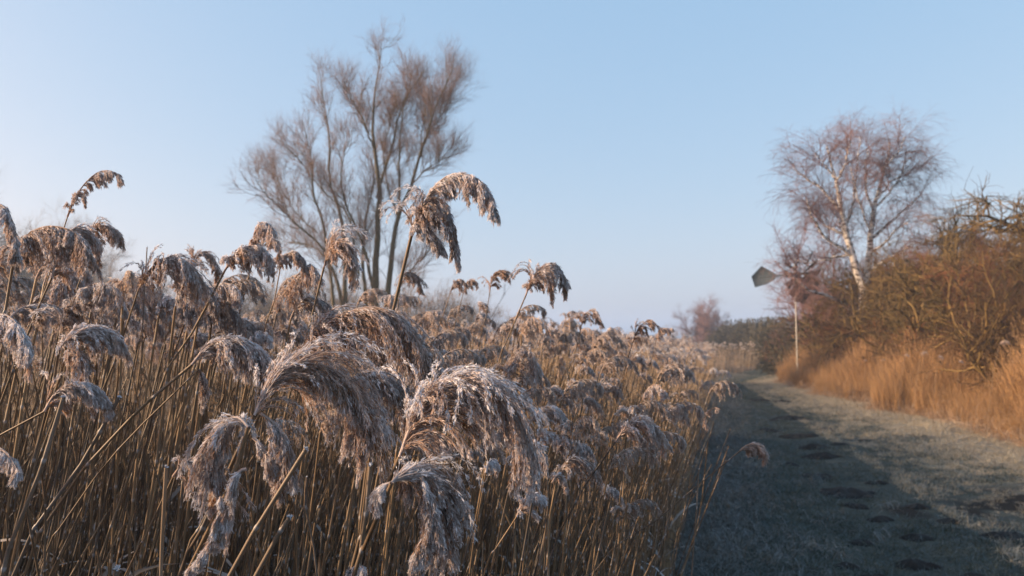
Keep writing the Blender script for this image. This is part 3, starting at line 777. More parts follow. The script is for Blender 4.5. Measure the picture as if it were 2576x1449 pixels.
for px, py, wpx, nm in EARTH:
    d_ = CAMZ * F / (py - 872); c_ = at(px, py, d_); ESPOT.append((c_[0], c_[1], wpx * d_ / F))
def off_earth(x, y):
    k = np.ones(len(x), bool)
    for cx, cy, wm in ESPOT: k &= (((x - cx) / (wm * .5)) ** 2 + ((y - cy) / (wm * .38)) ** 2) > .8
    return k

# ------------------------------------------------------------------ grasses
def tuft(r, n, h, spread, w, lean, mat, frost, seg=5, droop=.1, tips=0.):
    mb = MB()
    a = r.random(n) * 6.283; q = spread * np.sqrt(r.random(n))
    p = np.stack([np.cos(a) * q, np.sin(a) * q, np.full(n, -.01)], 1)
    d = norm(np.stack([r.normal(size=n) * lean, r.normal(size=n) * lean, np.ones(n)], 1))
    L = h * (.5 + .6 * r.random(n))
    P = grow(p, d, L, seg, ((0, 0, -1), np.linspace(0, droop * 2, seg)), .06, r)
    W = np.linspace(1, .15, seg + 1)[None] * (w * (.6 + .8 * r.random(n)))[:, None]
    C = np.zeros((n, seg + 1, 3)); C[..., 0] = frost * r.random(n)[:, None] * (np.linspace(.4, 1, seg + 1)[None]); C[..., 1] = r.random(n)[:, None]
    ribbons(mb, P, W, C)
    if tips > 0:
        k = np.where(r.random(n) < tips)[0]
        if len(k):
            ns = 16; bi = np.repeat(k, ns); u = .78 + .22 * r.random(len(bi))
            sp, ST, _ = along(P, W, bi, u)
            SD = norm(ST + r.normal(size=ST.shape) * .45)
            spikelets(mb, sp, SD, .025 + .02 * r.random(len(bi)), np.full(len(bi), .0035), np.stack([np.full(len(bi), frost * .7), r.random(len(bi)), u], 1), r)
    return mb
def tufts(nv, seed, **kw):
    mat = kw['mat']
    out = []
    for k in range(nv):
        o = bpy.data.objects.new('tuft', tuft(np.random.default_rng(seed + k), **kw).mesh('tuft', mat)); out.append(o)
    return out
def rots(n, t=.08): return np.stack([rng.normal(size=n) * t, rng.normal(size=n) * t, rng.random(n) * 6.283], 1)
def uni(n, a, b):
    s = a + (b - a) * rng.random(n); return np.stack([s, s, s], 1)

# short frosted grass of the path
n = 15000
y = 3.2 + 52 * rng.random(n) ** 1.9; l = left_edge(y) - .1; r_ = right_edge(y)
x = l + (r_ - l) * (rng.random(n) * .72)
mk = vnoise(x * 1.0 + 40, y * 1.0) * .55 + vnoise(x * 3.1, y * 3.1 + 7) * .45
k = (mk < .62) & off_earth(x, y)
x, y = x[k], y[k]; n = len(x)
scatter('short_grass', np.stack([x, y, gh(x, y)], 1), rots(n, .2), uni(n, .6, 1.5) * np.array([1.3, 1.3, 1.]), rng.integers(0, 6, n),
        tufts(6, 40, n=46, h=.045, spread=.09, w=.0022, lean=.7, mat=M_greengrass, frost=.8, seg=3), 'short frosted green grass trodden over the path', 'grass')
# straw coloured shoulder on the right of the path
n = 19000
y = 3.0 + 54 * rng.random(n) ** 1.7; l = left_edge(y); r_ = right_edge(y)
t = np.clip(.80 + .19 * rng.normal(size=n), .42, 1.12)
x = l + (r_ - l) * t
k = off_earth(x, y) & (rng.random(n) < .35 + .9 * vnoise(x * 1.7 + 3, y * 1.7)); x, y = x[k], y[k]; n = len(x)
cl_ = .55 + .9 * vnoise(x * 1.3, y * 1.3 + 11)
scatter('shoulder_grass', np.stack([x, y, gh(x, y)], 1), rots(n, .15), uni(n, .5, 1.25) * cl_[:, None], rng.integers(0, 6, n),
        tufts(6, 60, n=40, h=.13, spread=.10, w=.0024, lean=.8, mat=M_strawgrass, frost=.75, seg=5, droop=.35), 'pale straw grass on the sunlit right shoulder of the path', 'grass')
# grey tangled verge on the left
n = 5200
y = 2.4 + 44 * rng.random(n) ** 1.9; l = left_edge(y)
x = l + np.abs(rng.normal(size=n)) * .55 - .25
scatter('verge_grass', np.stack([x, y, gh(x, y)], 1), rots(n, .2), uni(n, .5, 1.5), rng.integers(0, 6, n),
        tufts(6, 80, n=34, h=.17, spread=.12, w=.0022, lean=.9, mat=M_verge, frost=1.0, seg=6, droop=.4), 'tangled frosted grass at the foot of the reed bed', 'grass')
# tall dry grass on the right bank
n = 9500
y = 4.0 + 56 * rng.random(n) ** 1.25; r_ = right_edge(y)
e = rng.random(n) ** 1.2 * 4.2
x = r_ - .35 + e + 1.1 * (vnoise(y * .45 + 5, y * 0 + 2) - .35)
k = rng.random(n) < .25 + 1.1 * vnoise(x * 1.3 + 8, y * 1.3); x, y, e = x[k], y[k], e[k]; n = len(x)
hs = (.42 + .62 * np.clip(e / 1.2, 0, 1)) * (.65 + .55 * rng.random(n)) * (.45 + 1.05 * vnoise(x * .9 + 3, y * .9))
scatter('tall_dry_grass', np.stack([x, y, gh(x, y)], 1), rots(n, .12), np.stack([hs * .9 + .1, hs * .9 + .1, hs * 1.05], 1), rng.integers(0, 8, n),
        tufts(8, 120, n=42, h=1.35, spread=.13, w=.006, lean=.13, mat=M_drygrass, frost=.08, seg=6, droop=.07, tips=.4), 'tall orange dry grass standing along the right bank', 'dry grass')
# collapsed straw in front of it
n = 3200
y = 4.0 + 34 * rng.random(n) ** 1.3; x = right_edge(y) - .55 + 1.5 * rng.random(n) + 1.1 * (vnoise(y * .45 + 5, y * 0 + 2) - .35)
scatter('fallen_straw', np.stack([x, y, gh(x, y)], 1), rots(n, .5), uni(n, .5, 1.1), rng.integers(0, 4, n),
        tufts(4, 150, n=26, h=.6, spread=.15, w=.003, lean=1.1, mat=M_drygrass, frost=.9, seg=6, droop=.3), 'collapsed dry straw lying at the foot of the tall orange grass', 'dry grass')

# ------------------------------------------------------------------ dark earth patches in the path
for px, py, wpx, nm in EARTH:
    yy = (872 - py); d = CAMZ * F / (py - 872)
    c = at(px, py, d); wm = wpx * d / F
    hx, hy = wm * .55, wm * (.28 + .15 * rng.random())
    rr = np.linspace(0, 1, 9); th = np.linspace(0, 2 * math.pi, 73)[:-1]
    R_, T_ = np.meshgrid(rr, th, indexing='ij')
    ed = .35 + .75 * vnoise(np.cos(T_) * 1.6 + px, np.sin(T_) * 1.6 + py) + .55 * vnoise(np.cos(T_) * 5 + py, np.sin(T_) * 5 + px)
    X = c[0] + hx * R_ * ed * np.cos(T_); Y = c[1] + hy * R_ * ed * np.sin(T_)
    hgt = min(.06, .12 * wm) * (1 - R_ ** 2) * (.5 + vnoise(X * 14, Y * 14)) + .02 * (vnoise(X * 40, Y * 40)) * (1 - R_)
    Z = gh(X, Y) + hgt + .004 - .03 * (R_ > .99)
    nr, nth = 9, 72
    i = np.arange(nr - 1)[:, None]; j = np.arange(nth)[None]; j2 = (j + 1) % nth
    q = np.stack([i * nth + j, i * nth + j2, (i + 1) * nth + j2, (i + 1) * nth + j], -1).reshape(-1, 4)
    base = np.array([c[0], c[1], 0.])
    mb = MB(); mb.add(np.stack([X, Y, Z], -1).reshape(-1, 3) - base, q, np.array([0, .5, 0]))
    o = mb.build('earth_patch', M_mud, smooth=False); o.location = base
    tag(o, 'dark bare earth patch in the path, ' + nm, 'earth patch', 'dark earth patches in the path')

# ------------------------------------------------------------------ trees
def limb_arr(lines, d, n=14, yjit=0., r=None):
    """list of (pixel polyline, base radius, tip radius, depth change toward the tip)"""
    P, R = [], []
    for px, r0, r1, dy in lines:
        m = len(px); pts = [at(x, y, d + dy * (k / (m - 1)) ** 1.3) for k, (x, y) in enumerate(px)]
        P.append(resample(pts, n)); R.append(np.linspace(r0, r1, n) ** 1.0)
    return np.array(P), np.array(R)

def twigs(mb, P, R, levels, r, frost=0., c=None):
    """levels: list of dict(k,t0,t1,ang,len,trop,wob,n,r)"""
    for lv in levels:
        p, D, rr, t, idx = spawn(P, R, lv['k'], lv.get('t0', .15), lv.get('t1', 1.), lv['ang'], r)
        L = lv['len'] * (.45 + .75 * r.random(len(p))) * (1 - lv.get('tap', .45) * t)
        n = lv['n']
        Q = grow(p, D, L, n, lv['trop'], lv['wob'], r)
        r0 = np.minimum(rr * .75, lv['r'])
        RQ = r0[:, None] * np.linspace(1, .45, n + 1)[None]
        C = np.zeros((len(p), n + 1, 3)); C[..., 0] = frost; C[..., 1] = r.random(len(p))[:, None]
        tgt = lv.get('mb', mb)
        tubes(tgt, Q, RQ, 3, C)
        P, R = Q, RQ
    return P

def lims(mb, P, R, sides=7, frost=0.):
    C = np.zeros((*P.shape[:2], 3)); C[..., 0] = frost; C[..., 1] = .5
    tubes(mb, P, R, sides, C)

def build_tree(name, trunk_mb, crown_mb, base, mt, mc, label, cat='tree', group=None):
    root = empty(name, tuple(base)); tag(root, label, cat, group)
    for mb in (trunk_mb, crown_mb): mb.v = [v - base for v in mb.v]
    a = trunk_mb.build('trunk', mt, root, True); b = crown_mb.build('crown', mc, root)
    kids(root, a, b)
    return root

def zw(x, y): return (626 + .4938 * x, 53.7 + .4938 * y)
def willow():
    r = np.random.default_rng(21); d = 31.0
    W = [([(640,1560),(640,1380),(655,1100),(665,850),(640,650),(630,550),(635,400),(662,230),(675,125)], .24, .02, 0),
         ([(690,1560),(710,1380),(740,1100),(770,950),(830,830),(870,680),(930,520),(960,400),(1005,330),(1038,250)], .20, .015, -1.5),
         ([(655,900),(670,820),(720,680),(750,540),(800,380),(828,290),(845,225)], .10, .012, 2),
         ([(600,1560),(595,1380),(580,1200),(600,1000),(635,820),(620,700)], .14, .03, 1.5),
         ([(640,1400),(600,1200),(540,1040),(500,950),(470,820),(480,700),(520,600)], .12, .012, -2),
         ([(500,1560),(490,1400),(485,1120),(460,960),(420,850),(410,650),(400,500),(375,350),(360,260)], .16, .012, 1),
         ([(440,1560),(430,1400),(400,1150),(370,1000),(330,880),(325,750),(300,600),(270,500)], .12, .012, -1),
         ([(480,1450),(440,1300),(370,1150),(250,1040),(160,950),(80,870),(30,790)], .11, .012, -2),
         ([(560,1300),(540,1150),(500,980),(380,870),(280,740),(200,640),(150,600)], .08, .01, 2),
         ([(720,1450),(800,1300),(870,1220),(930,1150),(960,1090)], .08, .012, -2),
         ([(765,960),(765,800),(770,600),(780,480),(800,380),(880,280)], .09, .01, 1.),
         ([(830,830),(900,760),(960,720),(1010,690)], .05, .01, -1), ([(450,1250),(330,1150),(220,1130),(150,1120)], .06, .01, 2),
         ([(635,650),(590,520),(540,420),(480,330)], .06, .01, -2),
         ([(760,1000),(700,800),(690,650),(720,500),(700,400)], .07, .01, 2),
         ([(880,680),(880,560),(900,450),(870,330)], .05, .01, 2),
         ([(870,700),(920,560),(960,520),(1000,440),(1040,360)], .04, .01, -1),
         ([(1000,520),(1010,400),(1050,300)], .02, .01, 0), ([(350,1080),(230,960),(150,820),(130,740)], .04, .01, 0)]
    P, R = limb_arr([([zw(*q) for q in a], b, c, e) for a, b, c, e in W], d)
    tm, cm = MB(), MB()
    R = R * .66
    P[:, 1:-1] += r.normal(size=P[:, 1:-1].shape) * .02
    lims(tm, P, R, 8)
    up = (0, 0, 1)
    twigs(cm, P, R, [dict(k=26, t0=.16, ang=(20, 52), len=1.75, trop=(up, .12), wob=.10, n=8, r=.015, tap=.35, mb=tm),
                     dict(k=9, ang=(22, 55), len=.95, trop=(up, .10), wob=.10, n=5, r=.0075, tap=.3),
                     dict(k=7, ang=(20, 60), len=.55, trop=(up, .06), wob=.14, n=3, r=.003, tap=.2)], r)
    base = at(942, 745, d); base[2] = 0
    # shoots from the stool
    S0 = np.tile(base, (60, 1)) + r.normal(size=(60, 3)) * [1.2, .8, 0]
    Q = grow(S0, norm(r.normal(size=(60, 3)) * [.5, .4, 0] + [0, 0, 1]), 2 + 3 * r.random(60), 8, (up, .02), .06, r)
    RQ = np.linspace(.035, .008, 9)[None] * np.ones((60, 1)); lims(tm, Q, RQ, 4)
    twigs(cm, Q, RQ, [dict(k=10, ang=(20, 60), len=1.2, trop=(up, .08), wob=.12, n=5, r=.008), dict(k=4, ang=(20, 50), len=.5, trop=(up, .05), wob=.12, n=3, r=.005)], r)
    build_tree('willow_tree', tm, cm, base, M_willow, M_wtwig, 'tall bare many-stemmed willow rising behind the middle of the reed bed')
willow()

def birch():
    r = np.random.default_rng(31); d = 30.0
    W = [([(2172,960),(2168,890),(2174,800),(2175,740),(2172,715),(2158,680),(2143,636),(2127,578),(2116,520),(2101,441),(2085,395),(2080,365)], .20, .02, 0),
         ([(2174,715),(2182,690),(2187,650),(2190,594),(2198,531),(2211,478),(2226,421),(2237,380),(2234,345)], .12, .015, 1),
         ([(2143,641),(2101,615),(2069,589),(2043,541),(2030,500)], .06, .01, -1), ([(2127,590),(2090,575),(2060,550),(2040,520)], .05, .01, 1),
         ([(2116,530),(2090,500),(2060,470),(2022,447),(1995,420)], .05, .01, 1), ([(2185,683),(2222,660),(2274,631),(2300,610)], .06, .01, -1),
         ([(2190,600),(2238,562),(2285,520),(2320,490)], .06, .01, 1), ([(2172,850),(2150,785),(2121,767),(2074,741),(2037,733),(2000,704),(1974,680)], .075, .02, -2.5),
         ([(2145,640),(2090,650),(2040,660),(2000,655)], .04, .01, 1), ([(2198,540),(2180,480),(2178,420),(2185,370)], .05, .01, 1),
         ([(2226,421),(2260,380),(2275,345)], .03, .01, 0), ([(2105,460),(2130,400),(2140,350)], .04, .01, -1), ([(2205,500),(2250,450),(2290,420)], .04, .01, 0),
         ([(2127,578),(2145,520),(2152,450),(2160,390),(2162,345)], .04, .01, 1), ([(2192,590),(2165,520),(2150,470),(2140,420)], .035, .01, -1), ([(2198,531),(2240,480),(2268,430),(2280,380)], .04, .01, 1),
         ([(2103,450),(2070,410),(2045,380)], .035, .01, 0), ([(2188,640),(2225,610),(2260,575),(2285,560)], .04, .01, -1), ([(2143,640),(2110,560),(2090,510)], .035, .01, 1)]
    P, R = limb_arr(W, d)
    P[:, 1:-1] += r.normal(size=P[:, 1:-1].shape) * .025
    tm, cm = MB(), MB(); lims(tm, P, R * 1.3, 8)
    dn = (0, 0, -1); P2 = P[:]
    twigs(cm, P2, R, [dict(k=15, t0=.3, ang=(25, 60), len=1.7, trop=((0, 0, 1), np.array([.15, .1, .05, 0, -.05, -.1, -.15])), wob=.10, n=7, r=.016, tap=.3),
                     dict(k=8, ang=(20, 60), len=1.0, trop=(dn, .12), wob=.12, n=5, r=.007, tap=.2),
                     dict(k=5, ang=(15, 55), len=.6, trop=(dn, .22), wob=.12, n=4, r=.0033, tap=.2)], r)
    base = at(2172, 890, d); base[2] = 0
    build_tree('birch_tree', tm, cm, base, M_birch, M_btwig, 'white-barked forked birch with fine purple twigs above the brown shrubs')
birch()

def generic_tree(seed, H, stems, mt, mc, splay=.25, fineness=1., trop=.06, red=0., rt=.10, wob=.08, kk=(16, 8, 5), low=.12, tr=1.):
    """local tree at the origin: many-stemmed shrub or small tree"""
    r = np.random.default_rng(seed)
    a = r.random(stems) * 6.283
    S0 = np.stack([np.cos(a) * .12 * stems ** .5, np.sin(a) * .12 * stems ** .5, np.full(stems, -.05)], 1)
    D = norm(np.stack([np.cos(a) * splay * (.4 + r.random(stems)), np.sin(a) * splay * (.4 + r.random(stems)), np.ones(stems)], 1))
    L = H * (.55 + .35 * r.random(stems))
    P = grow(S0, D, L, 12, ((0, 0, 1), .02), wob, r)
    R = np.linspace(1, .12, 13)[None] * (rt * (.5 + .6 * r.random(stems)))[:, None]
    tm, cm = MB(), MB(); lims(tm, P, R, 6)
    up = (0, 0, 1)
    twigs(cm, P, R, [dict(k=kk[0], t0=low, ang=(25, 65), len=H * .26, trop=(up, trop), wob=wob * 1.5, n=7, r=rt * .38, tap=.3, mb=tm),
                     dict(k=kk[1], ang=(25, 60), len=H * .13, trop=(up, trop), wob=wob * 1.7, n=5, r=.012 * tr, tap=.3),
                     dict(k=kk[2], ang=(20, 60), len=H * .07, trop=(up, trop * .5), wob=wob * 1.7, n=3, r=.007 * tr, tap=.2)], r)
    return tm.mesh('trunk', mt, True), cm.mesh('crown', mc)

def place(meshes, name, px, d, sc, label, group=None, rz=None, zs=1., cat='tree', mats=None):
    p = at(px, 800, d)
    root = empty(name, (p[0], p[1], float(gh(p[0], p[1]))))
    zt = max(np.percentile(v_, 99.7) for v_ in [zs_of(me) for me in meshes]); sc = sc * NOM[name] / zt
    root.rotation_euler = (0, 0, rng.random() * 6.28 if rz is None else rz); root.scale = (sc, sc, sc * zs)
    for nm, me in zip(('trunk', 'crown'), meshes):
        q = bpy.data.objects.new(nm, me); COL.objects.link(q); q.parent = root
    tag(root, label, cat, group)
    return root

NOM = dict(young_birch=7.6, shrub=3.9, crooked_tree=5.6, far_tree=9., far_bush=3.8, hedge_bush=2.7, undergrowth_bush=2.7)
_zc = {}
def zs_of(me):
    if me.name not in _zc:
        a = np.zeros(len(me.vertices) * 3, np.float32); me.vertices.foreach_get('co', a); _zc[me.name] = a[2::3]
    return _zc[me.name]
def hgt(py, d): return CAMZ + (872 - py) * d / F
# reddish young birches behind and left of the white birch
red = [generic_tree(200 + k, 8., 3, M_rtwig, M_rtwig, .16, trop=.05, rt=.06, kk=(18, 8, 5), low=.06) for k in range(2)]
G_R = 'red-twigged young birches behind the white birch'
for i, (px, d, top, lb) in enumerate([(2070, 45, 480, 'tallest red-twigged young birch seen through the white birch crown'), (2150, 47, 520, 'red-twigged young birch right behind the white birch fork'), (2085, 46, 650, 'red-twigged young birch standing behind the wind pump wheel'),
                         (2062, 44, 650, 'red-twigged young birch between wind pump and white birch'), (1975, 47, 815, 'lowest red-twigged birch left of the wind pump mast'), (1980, 45, 800, 'slight red-twigged birch low beyond the wind pump mast'), (2080, 36, 700, 'short red-twigged birch below the white birch limbs')]):
    place(red[i % 2], 'young_birch', px, d, hgt(top, d) / 7.6, lb, G_R)

# brown and mossy shrubs of the right bank
shr = [generic_tree(300 + k, 4., 16, M_shrub, [M_stwig, M_rust_tw, M_olive_tw, M_dark_tw][k], .5, trop=.03, rt=.07, wob=.16, kk=(14, 6, 4), low=.1, tr=1.4) for k in range(4)]
oak = [generic_tree(330 + k, 6., 5, M_shrub, M_shrub, .5, trop=.0, rt=.13, wob=.2, kk=(16, 8, 5), low=.2, tr=1.7) for k in range(2)]
G_S = 'mossy bare shrubs massed behind the dry grass'
SH = [(2560, 19.5, 530, 'tall dark shrub at the right edge under the crooked mossy tree'), (2490, 22, 560, 'tall brown shrub left of the crooked mossy tree'), (2230, 27, 650, 'tall dark shrub directly right of the birch trunk'), (2290, 25.5, 610, 'tall brown shrub filling the gap right of the birch'), (2180, 29.5, 700, 'brown shrub hiding the right foot of the birch'), (2340, 24, 600, 'tall shrub between birch gap and rust-topped shrub'), (2400, 22, 590, 'brown shrub behind the rust-topped one'), (2470, 20, 590, 'brown shrub right behind the mossy pair'),
      (2600, 14.5, 570, 'mossy shrub nearest on the right with a bent yellow stem'), (2500, 17, 610, 'mossy shrub just left of the nearest right hand one'), (2420, 18.5, 600, 'rust-topped bare shrub in the middle of the right thicket'),
      (2330, 21, 640, 'olive bare shrub left of the rust-topped one'), (2260, 24, 640, 'bare shrub to the right of the birch trunk'), (2205, 27, 700, 'dark bare shrub touching the birch trunk on its right'),
      (2130, 28, 770, 'low olive shrub at the left foot of the birch'), (2070, 31, 790, 'low dark shrub between birch and wind pump mast'), (2030, 34, 810, 'lowest shrub near the foot of the wind pump mast'),
      (2560, 20, 600, 'dense shrub filling behind the nearest right hand shrub'), (2460, 23, 590, 'dense shrub behind the gap right of the rusty one'), (2380, 26, 600, 'shrub deep in the thicket behind the rusty one'),
      (2300, 29, 640, 'deep shrub in line with the crooked tree left side'), (2230, 32, 680, 'deepest shrub behind the birch trunk'), (2160, 34, 740, 'brown shrub behind the low olive one'), (2700, 18, 600, 'shrub just outside the right picture edge reaching in'),
      (2640, 23, 560, 'back row shrub at the right picture edge'), (1975, 40, 820, 'small dark shrub left of the wind pump mast')]
for i, (px, d, top, lb) in enumerate(SH):
    d *= 1.22
    place(shr[i % 4], 'shrub', px, d, hgt(top + 25, d) / 3.9, lb, G_S, cat='shrub')
G_O = 'crooked dark trees above the right hand thicket'
for i, (px, d, top, lb) in enumerate([(2570, 21, 425, 'crooked mossy tree at the right edge with gnarled spreading branches'), (2740, 25, 430, 'crooked tree reaching in from beyond the right edge'), (2370, 30, 500, 'crooked dark tree rising just right of the birch'), (2470, 31, 520, 'crooked dark tree in the skyline dip at the right')]):
    place(oak[i % 2], 'crooked_tree', px, d, hgt(top, d) / 5.6, lb, G_O)

# far trees
fart = [generic_tree(400 + k, 10., 5, M_far, M_far, .3, trop=.05, rt=.10, wob=.1, kk=(26, 11, 8), low=.1, tr=3.5) for k in range(2)]
farb = [generic_tree(420 + k, 4., 16, M_far, M_far, .5, trop=.05, rt=.04, wob=.12, kk=(14, 8, 5), low=.05, tr=2.) for k in range(2)]
farp = generic_tree(440, 7., 4, M_farp, M_farp, .3, trop=.05, rt=.08, wob=.1, kk=(26, 10, 8), low=.1, tr=4.)
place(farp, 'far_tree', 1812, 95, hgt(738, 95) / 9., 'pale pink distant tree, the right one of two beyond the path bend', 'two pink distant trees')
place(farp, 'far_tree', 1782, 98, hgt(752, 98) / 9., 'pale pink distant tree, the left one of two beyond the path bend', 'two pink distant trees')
G_F = 'hazy frosted trees on the left skyline'
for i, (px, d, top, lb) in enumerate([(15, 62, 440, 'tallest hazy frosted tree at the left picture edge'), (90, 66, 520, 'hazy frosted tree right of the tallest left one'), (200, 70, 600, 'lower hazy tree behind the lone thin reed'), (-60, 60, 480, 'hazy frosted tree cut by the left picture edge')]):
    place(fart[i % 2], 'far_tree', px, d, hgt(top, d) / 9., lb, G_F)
G_B = 'hazy bare bushes along the far side of the bed'
WH = 'left skyline,far left,left of the swept plume,under the lone reed,behind the open-strand plume,left of the willow,beside the willow trunks,right of the willow,near the far horizon,behind the knobby plume'.split(',')
BX = [(70, 40, 690), (150, 45, 690), (240, 50, 690), (330, 55, 680), (420, 55, 700), (520, 55, 690), (620, 55, 690), (720, 52, 690), (800, 50, 700), (870, 50, 700), (1000, 48, 700), (1080, 50, 715), (1140, 55, 740), (1200, 60, 770), (1715, 130, 832), (1745, 130, 845), (1560, 140, 850)]
for i, (px, d, top) in enumerate(BX):
    ws = 'on the left skyline' if px < 500 else 'left of the willow' if px < 900 else 'right of the willow' if px < 1300 else 'on the far horizon by the path bend'
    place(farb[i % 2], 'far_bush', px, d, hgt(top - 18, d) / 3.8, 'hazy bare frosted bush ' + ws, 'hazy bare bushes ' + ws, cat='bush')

# distant dark hedge at the path bend
def hedge_piece(seed):
    r = np.random.default_rng(seed); n = 9000
    mb = MB()
    th = r.random(n) * 6.283; ph = np.arccos(r.random(n)); q = (.55 + .45 * r.random(n)) * (1 + .18 * np.sin(th * 5 + ph * 7))
    p = np.stack([np.cos(th) * np.sin(ph) * q * 2.4, np.sin(th) * np.sin(ph) * q * 1.6, np.abs(np.cos(ph)) * q * 2.6], 1)
    D = norm(p * [1, 1, .8] + r.normal(size=p.shape) * 1.2)
    spikelets(mb, p, D, .16 + .14 * r.random(n), .02 + .03 * r.random(n), np.stack([0 * r.random(n), r.random(n), r.random(n)], 1), r)
    tm = MB(); a = r.random(12) * 6.28
    S0 = np.stack([np.cos(a) * .4, np.sin(a) * .3, np.zeros(12)], 1)
    P = grow(S0, norm(np.stack([np.cos(a), np.sin(a), np.full(12, 1.4)], 1)), np.full(12, 2.2), 6, ((0, 0, 1), .05), .1, r)
    lims(tm, P, np.linspace(.05, .015, 7)[None] * np.ones((12, 1)), 5)
    return tm.mesh('trunk', M_shrub, True), mb.mesh('crown', M_evergreen)
hp = [hedge_piece(600), hedge_piece(601)]
for i, (px, d, top) in enumerate([(1822, 84, 828), (1845, 80, 822), (1870, 78, 810), (1900, 74, 808), (1930, 70, 806), (1960, 64, 803), (1990, 58, 802), (2020, 54, 802), (1850, 90, 810), (1920, 80, 806), (2060, 50, 790), (2120, 48, 770)]):
    place(hp[i % 2], 'hedge_bush', px, d, hgt(top, d) / 2.7, 'dark olive rounded bush in the distant hedge beyond the path bend', 'dark bushes of the distant hedge', cat='bush')

for i, (px, d, top, lb) in enumerate([(2110, 31, 800, 'dark leafy bush at the left foot of the white birch'), (2210, 29, 710, 'dark leafy bush just right of the white birch foot'), (2290, 27, 690, 'dark leafy bush behind the olive shrub'), (2380, 24, 690, 'dark leafy bush deep behind the rust-topped shrub'), (2480, 21, 690, 'dark leafy bush in the gap of the right thicket'), (2580, 18.5, 740, 'dark leafy bush behind the nearest right shrub'), (2040, 36, 810, 'low dark leafy bush at the wind pump foot')]):
    place(hp[i % 2], 'undergrowth_bush', px, d * 1.2 + 1.2, hgt(top, d * 1.2) / 2.7, lb, 'dark leafy bushes inside the right thicket', cat='bush')

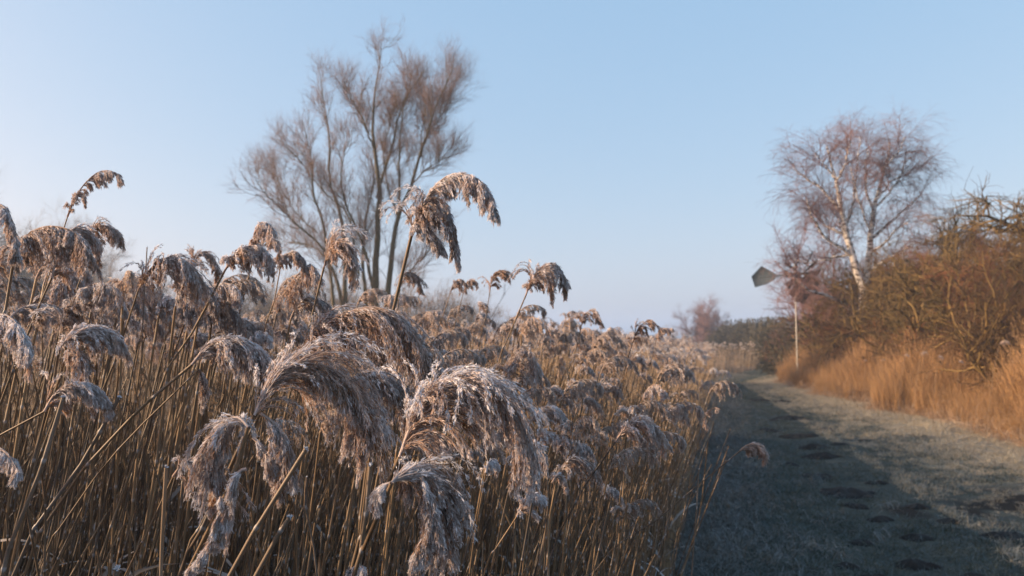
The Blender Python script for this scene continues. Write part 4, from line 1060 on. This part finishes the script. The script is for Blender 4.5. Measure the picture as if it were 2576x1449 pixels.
# ------------------------------------------------------------------ wind pump
def windpump():
    d = 34.5; c = at(2000, 690, d); gx, gy = c[0], c[1]
    root = empty('wind_pump', (gx, gy, 0)); tag(root, 'small wind pump with rusty blades and grey tail on a white mast beside the birch', 'wind pump')
    def bar(mb, a, b, r0, r1=None, s=8):
        tubes(mb, np.array([[a, b]], float), np.array([[r0, r1 or r0]]), s, np.zeros((1, 2, 3)))
    hz = c[2]
    ax = norm(np.array([.6, -.8, 0.])); side = np.array([.8, .6, 0.]); up = np.array([0, 0, 1.])
    mb = MB(); bar(mb, (0, 0, -.1), (0, 0, hgt(645, d)), .034, .028, 10)
    for z in (1.2, 2.4, 3.6, 4.6):
        bar(mb, (0, 0, z), (0, 0, z + .05), .045, .045, 10)
    mb.build('mast', M_white, root, True)
    mb = MB(); h = np.array([0, 0, hz]) + ax * .35
    bar(mb, h - ax * .4, h + ax * .12, .09, .06, 10); whl = mb.build('wheel', M_rust, root, True)
    R = 1.3
    mb = MB(); th = np.linspace(0, 2 * math.pi, 41)
    for rr in (.42, .98):
        ring = h + R * rr * (np.cos(th)[:, None] * side + np.sin(th)[:, None] * up)
        tubes(mb, ring[None], np.full((1, 41), .012), 5, np.zeros((1, 41, 3)))
    mb.build('ring', M_rust, whl)
    for k in range(16):
        a = k * 2 * math.pi / 16 + .1
        if k in (3, 4): continue
        e = math.cos(a) * side + math.sin(a) * up; tn = -math.sin(a) * side + math.cos(a) * up
        tw = norm(tn * .85 + ax * .5)
        mb = MB()
        V = []
        for s in (.12, .4, .7, 1.0):
            wd = .045 + .10 * s
            for q in (-1, 1):
                cam_ = ax * .02 * (1 - abs(q))
                V += [h + e * R * s + tw * wd * q]
            V += [h + e * R * s + ax * .03]
        V = np.array(V); V2 = V - ax * .006
        n = len(V); f = []
        for i in range(3):
            b = i * 3
            f += [[b, b + 2, b + 5, b + 3], [b + 2, b + 1, b + 4, b + 5]]
        f2 = [[n + i for i in q[::-1]] for q in f]
        mb.add(np.vstack([V, V2]), np.array(f + f2), np.array([0, .5, 0]))
        mb.build('blade', M_rust, whl)
    # tail
    t0 = h - ax * .4; t1 = h - ax * 2.2
    mb = MB(); bar(mb, t0, t1, .04); bar(mb, t0 - up * .12, t1 - up * .12 * .2, .015); boom = mb.build('tail_boom', M_steel, root)
    mb = MB(); u = -ax
    prof = [(1.3, .08), (2.05, .50), (2.6, .06), (2.42, -.45), (1.8, -.34), (1.35, -.14)]
    pv = [h + u * a + up * b for a, b in prof]; ctr = h + u * 2.0 + up * .02
    V = []
    for sgn in (-1, 1):
        V += [p + side * .012 * sgn for p in pv] + [ctr + side * (.03 if sgn > 0 else -.012)]
    f = []
    for i in range(6):
        j = (i + 1) % 6
        f += [[i, j, 6], [7 + j, 7 + i, 13], [i, j, 7 + j], [i, 7 + j, 7 + i]]
    mb.add(np.array(V), np.array(f), np.array([0, .5, 0])); mb.build('vane', M_steel, boom)
windpump()

# ------------------------------------------------------------------ a few plumed reeds in the right bank
for i, (px, py, d) in enumerate([(2290, 885, 17), (2330, 880, 16), (2380, 890, 15), (2520, 850, 13), (2440, 900, 15), (2240, 900, 20), (2200, 900, 22)]):
    p = at(px, py, d); g = float(gh(p[0], p[1]))
    r_ = empty('reed', (p[0] - .3, p[1], g)); s = (p[2] - g) / 1.62; r_.scale = (s, s, s); r_.rotation_euler = (0, 0, .2 * rng.normal())
    for nm, me in zip(('stem', 'plume'), near[(i * 3) % 10]):
        q = bpy.data.objects.new(nm, me); COL.objects.link(q); q.parent = r_
    tag(r_, 'brown plumed reed standing in the tall orange grass of the right bank', 'reed', 'plumed reeds in the right bank grass')

# ------------------------------------------------------------------ haze
def haze():
    x0, x1, y0, y1, z0, z1 = -400, 420, -400, 420, -1.3, 16.5
    V = [(x, y, z) for x in (x0, x1) for y in (y0, y1) for z in (z0, z1)]
    Fc = [(0, 1, 3, 2), (4, 6, 7, 5), (0, 4, 5, 1), (2, 3, 7, 6), (0, 2, 6, 4), (1, 5, 7, 3)]
    me = bpy.data.meshes.new('haze'); me.from_pydata(V, [], Fc)
    m, n, N, L = nodes('haze'); N.remove(N['Principled BSDF'])
    v = N.new('ShaderNodeVolumePrincipled'); v.inputs['Color'].default_value = (.66, .80, 1.0, 1)
    v.inputs['Density'].default_value = .0017; v.inputs['Anisotropy'].default_value = .2
    L.new(v.outputs[0], N['Material Output'].inputs['Volume'])
    me.materials.append(m)
    o = bpy.data.objects.new('haze', me); COL.objects.link(o)
    tag(o, kind='stuff')
haze()
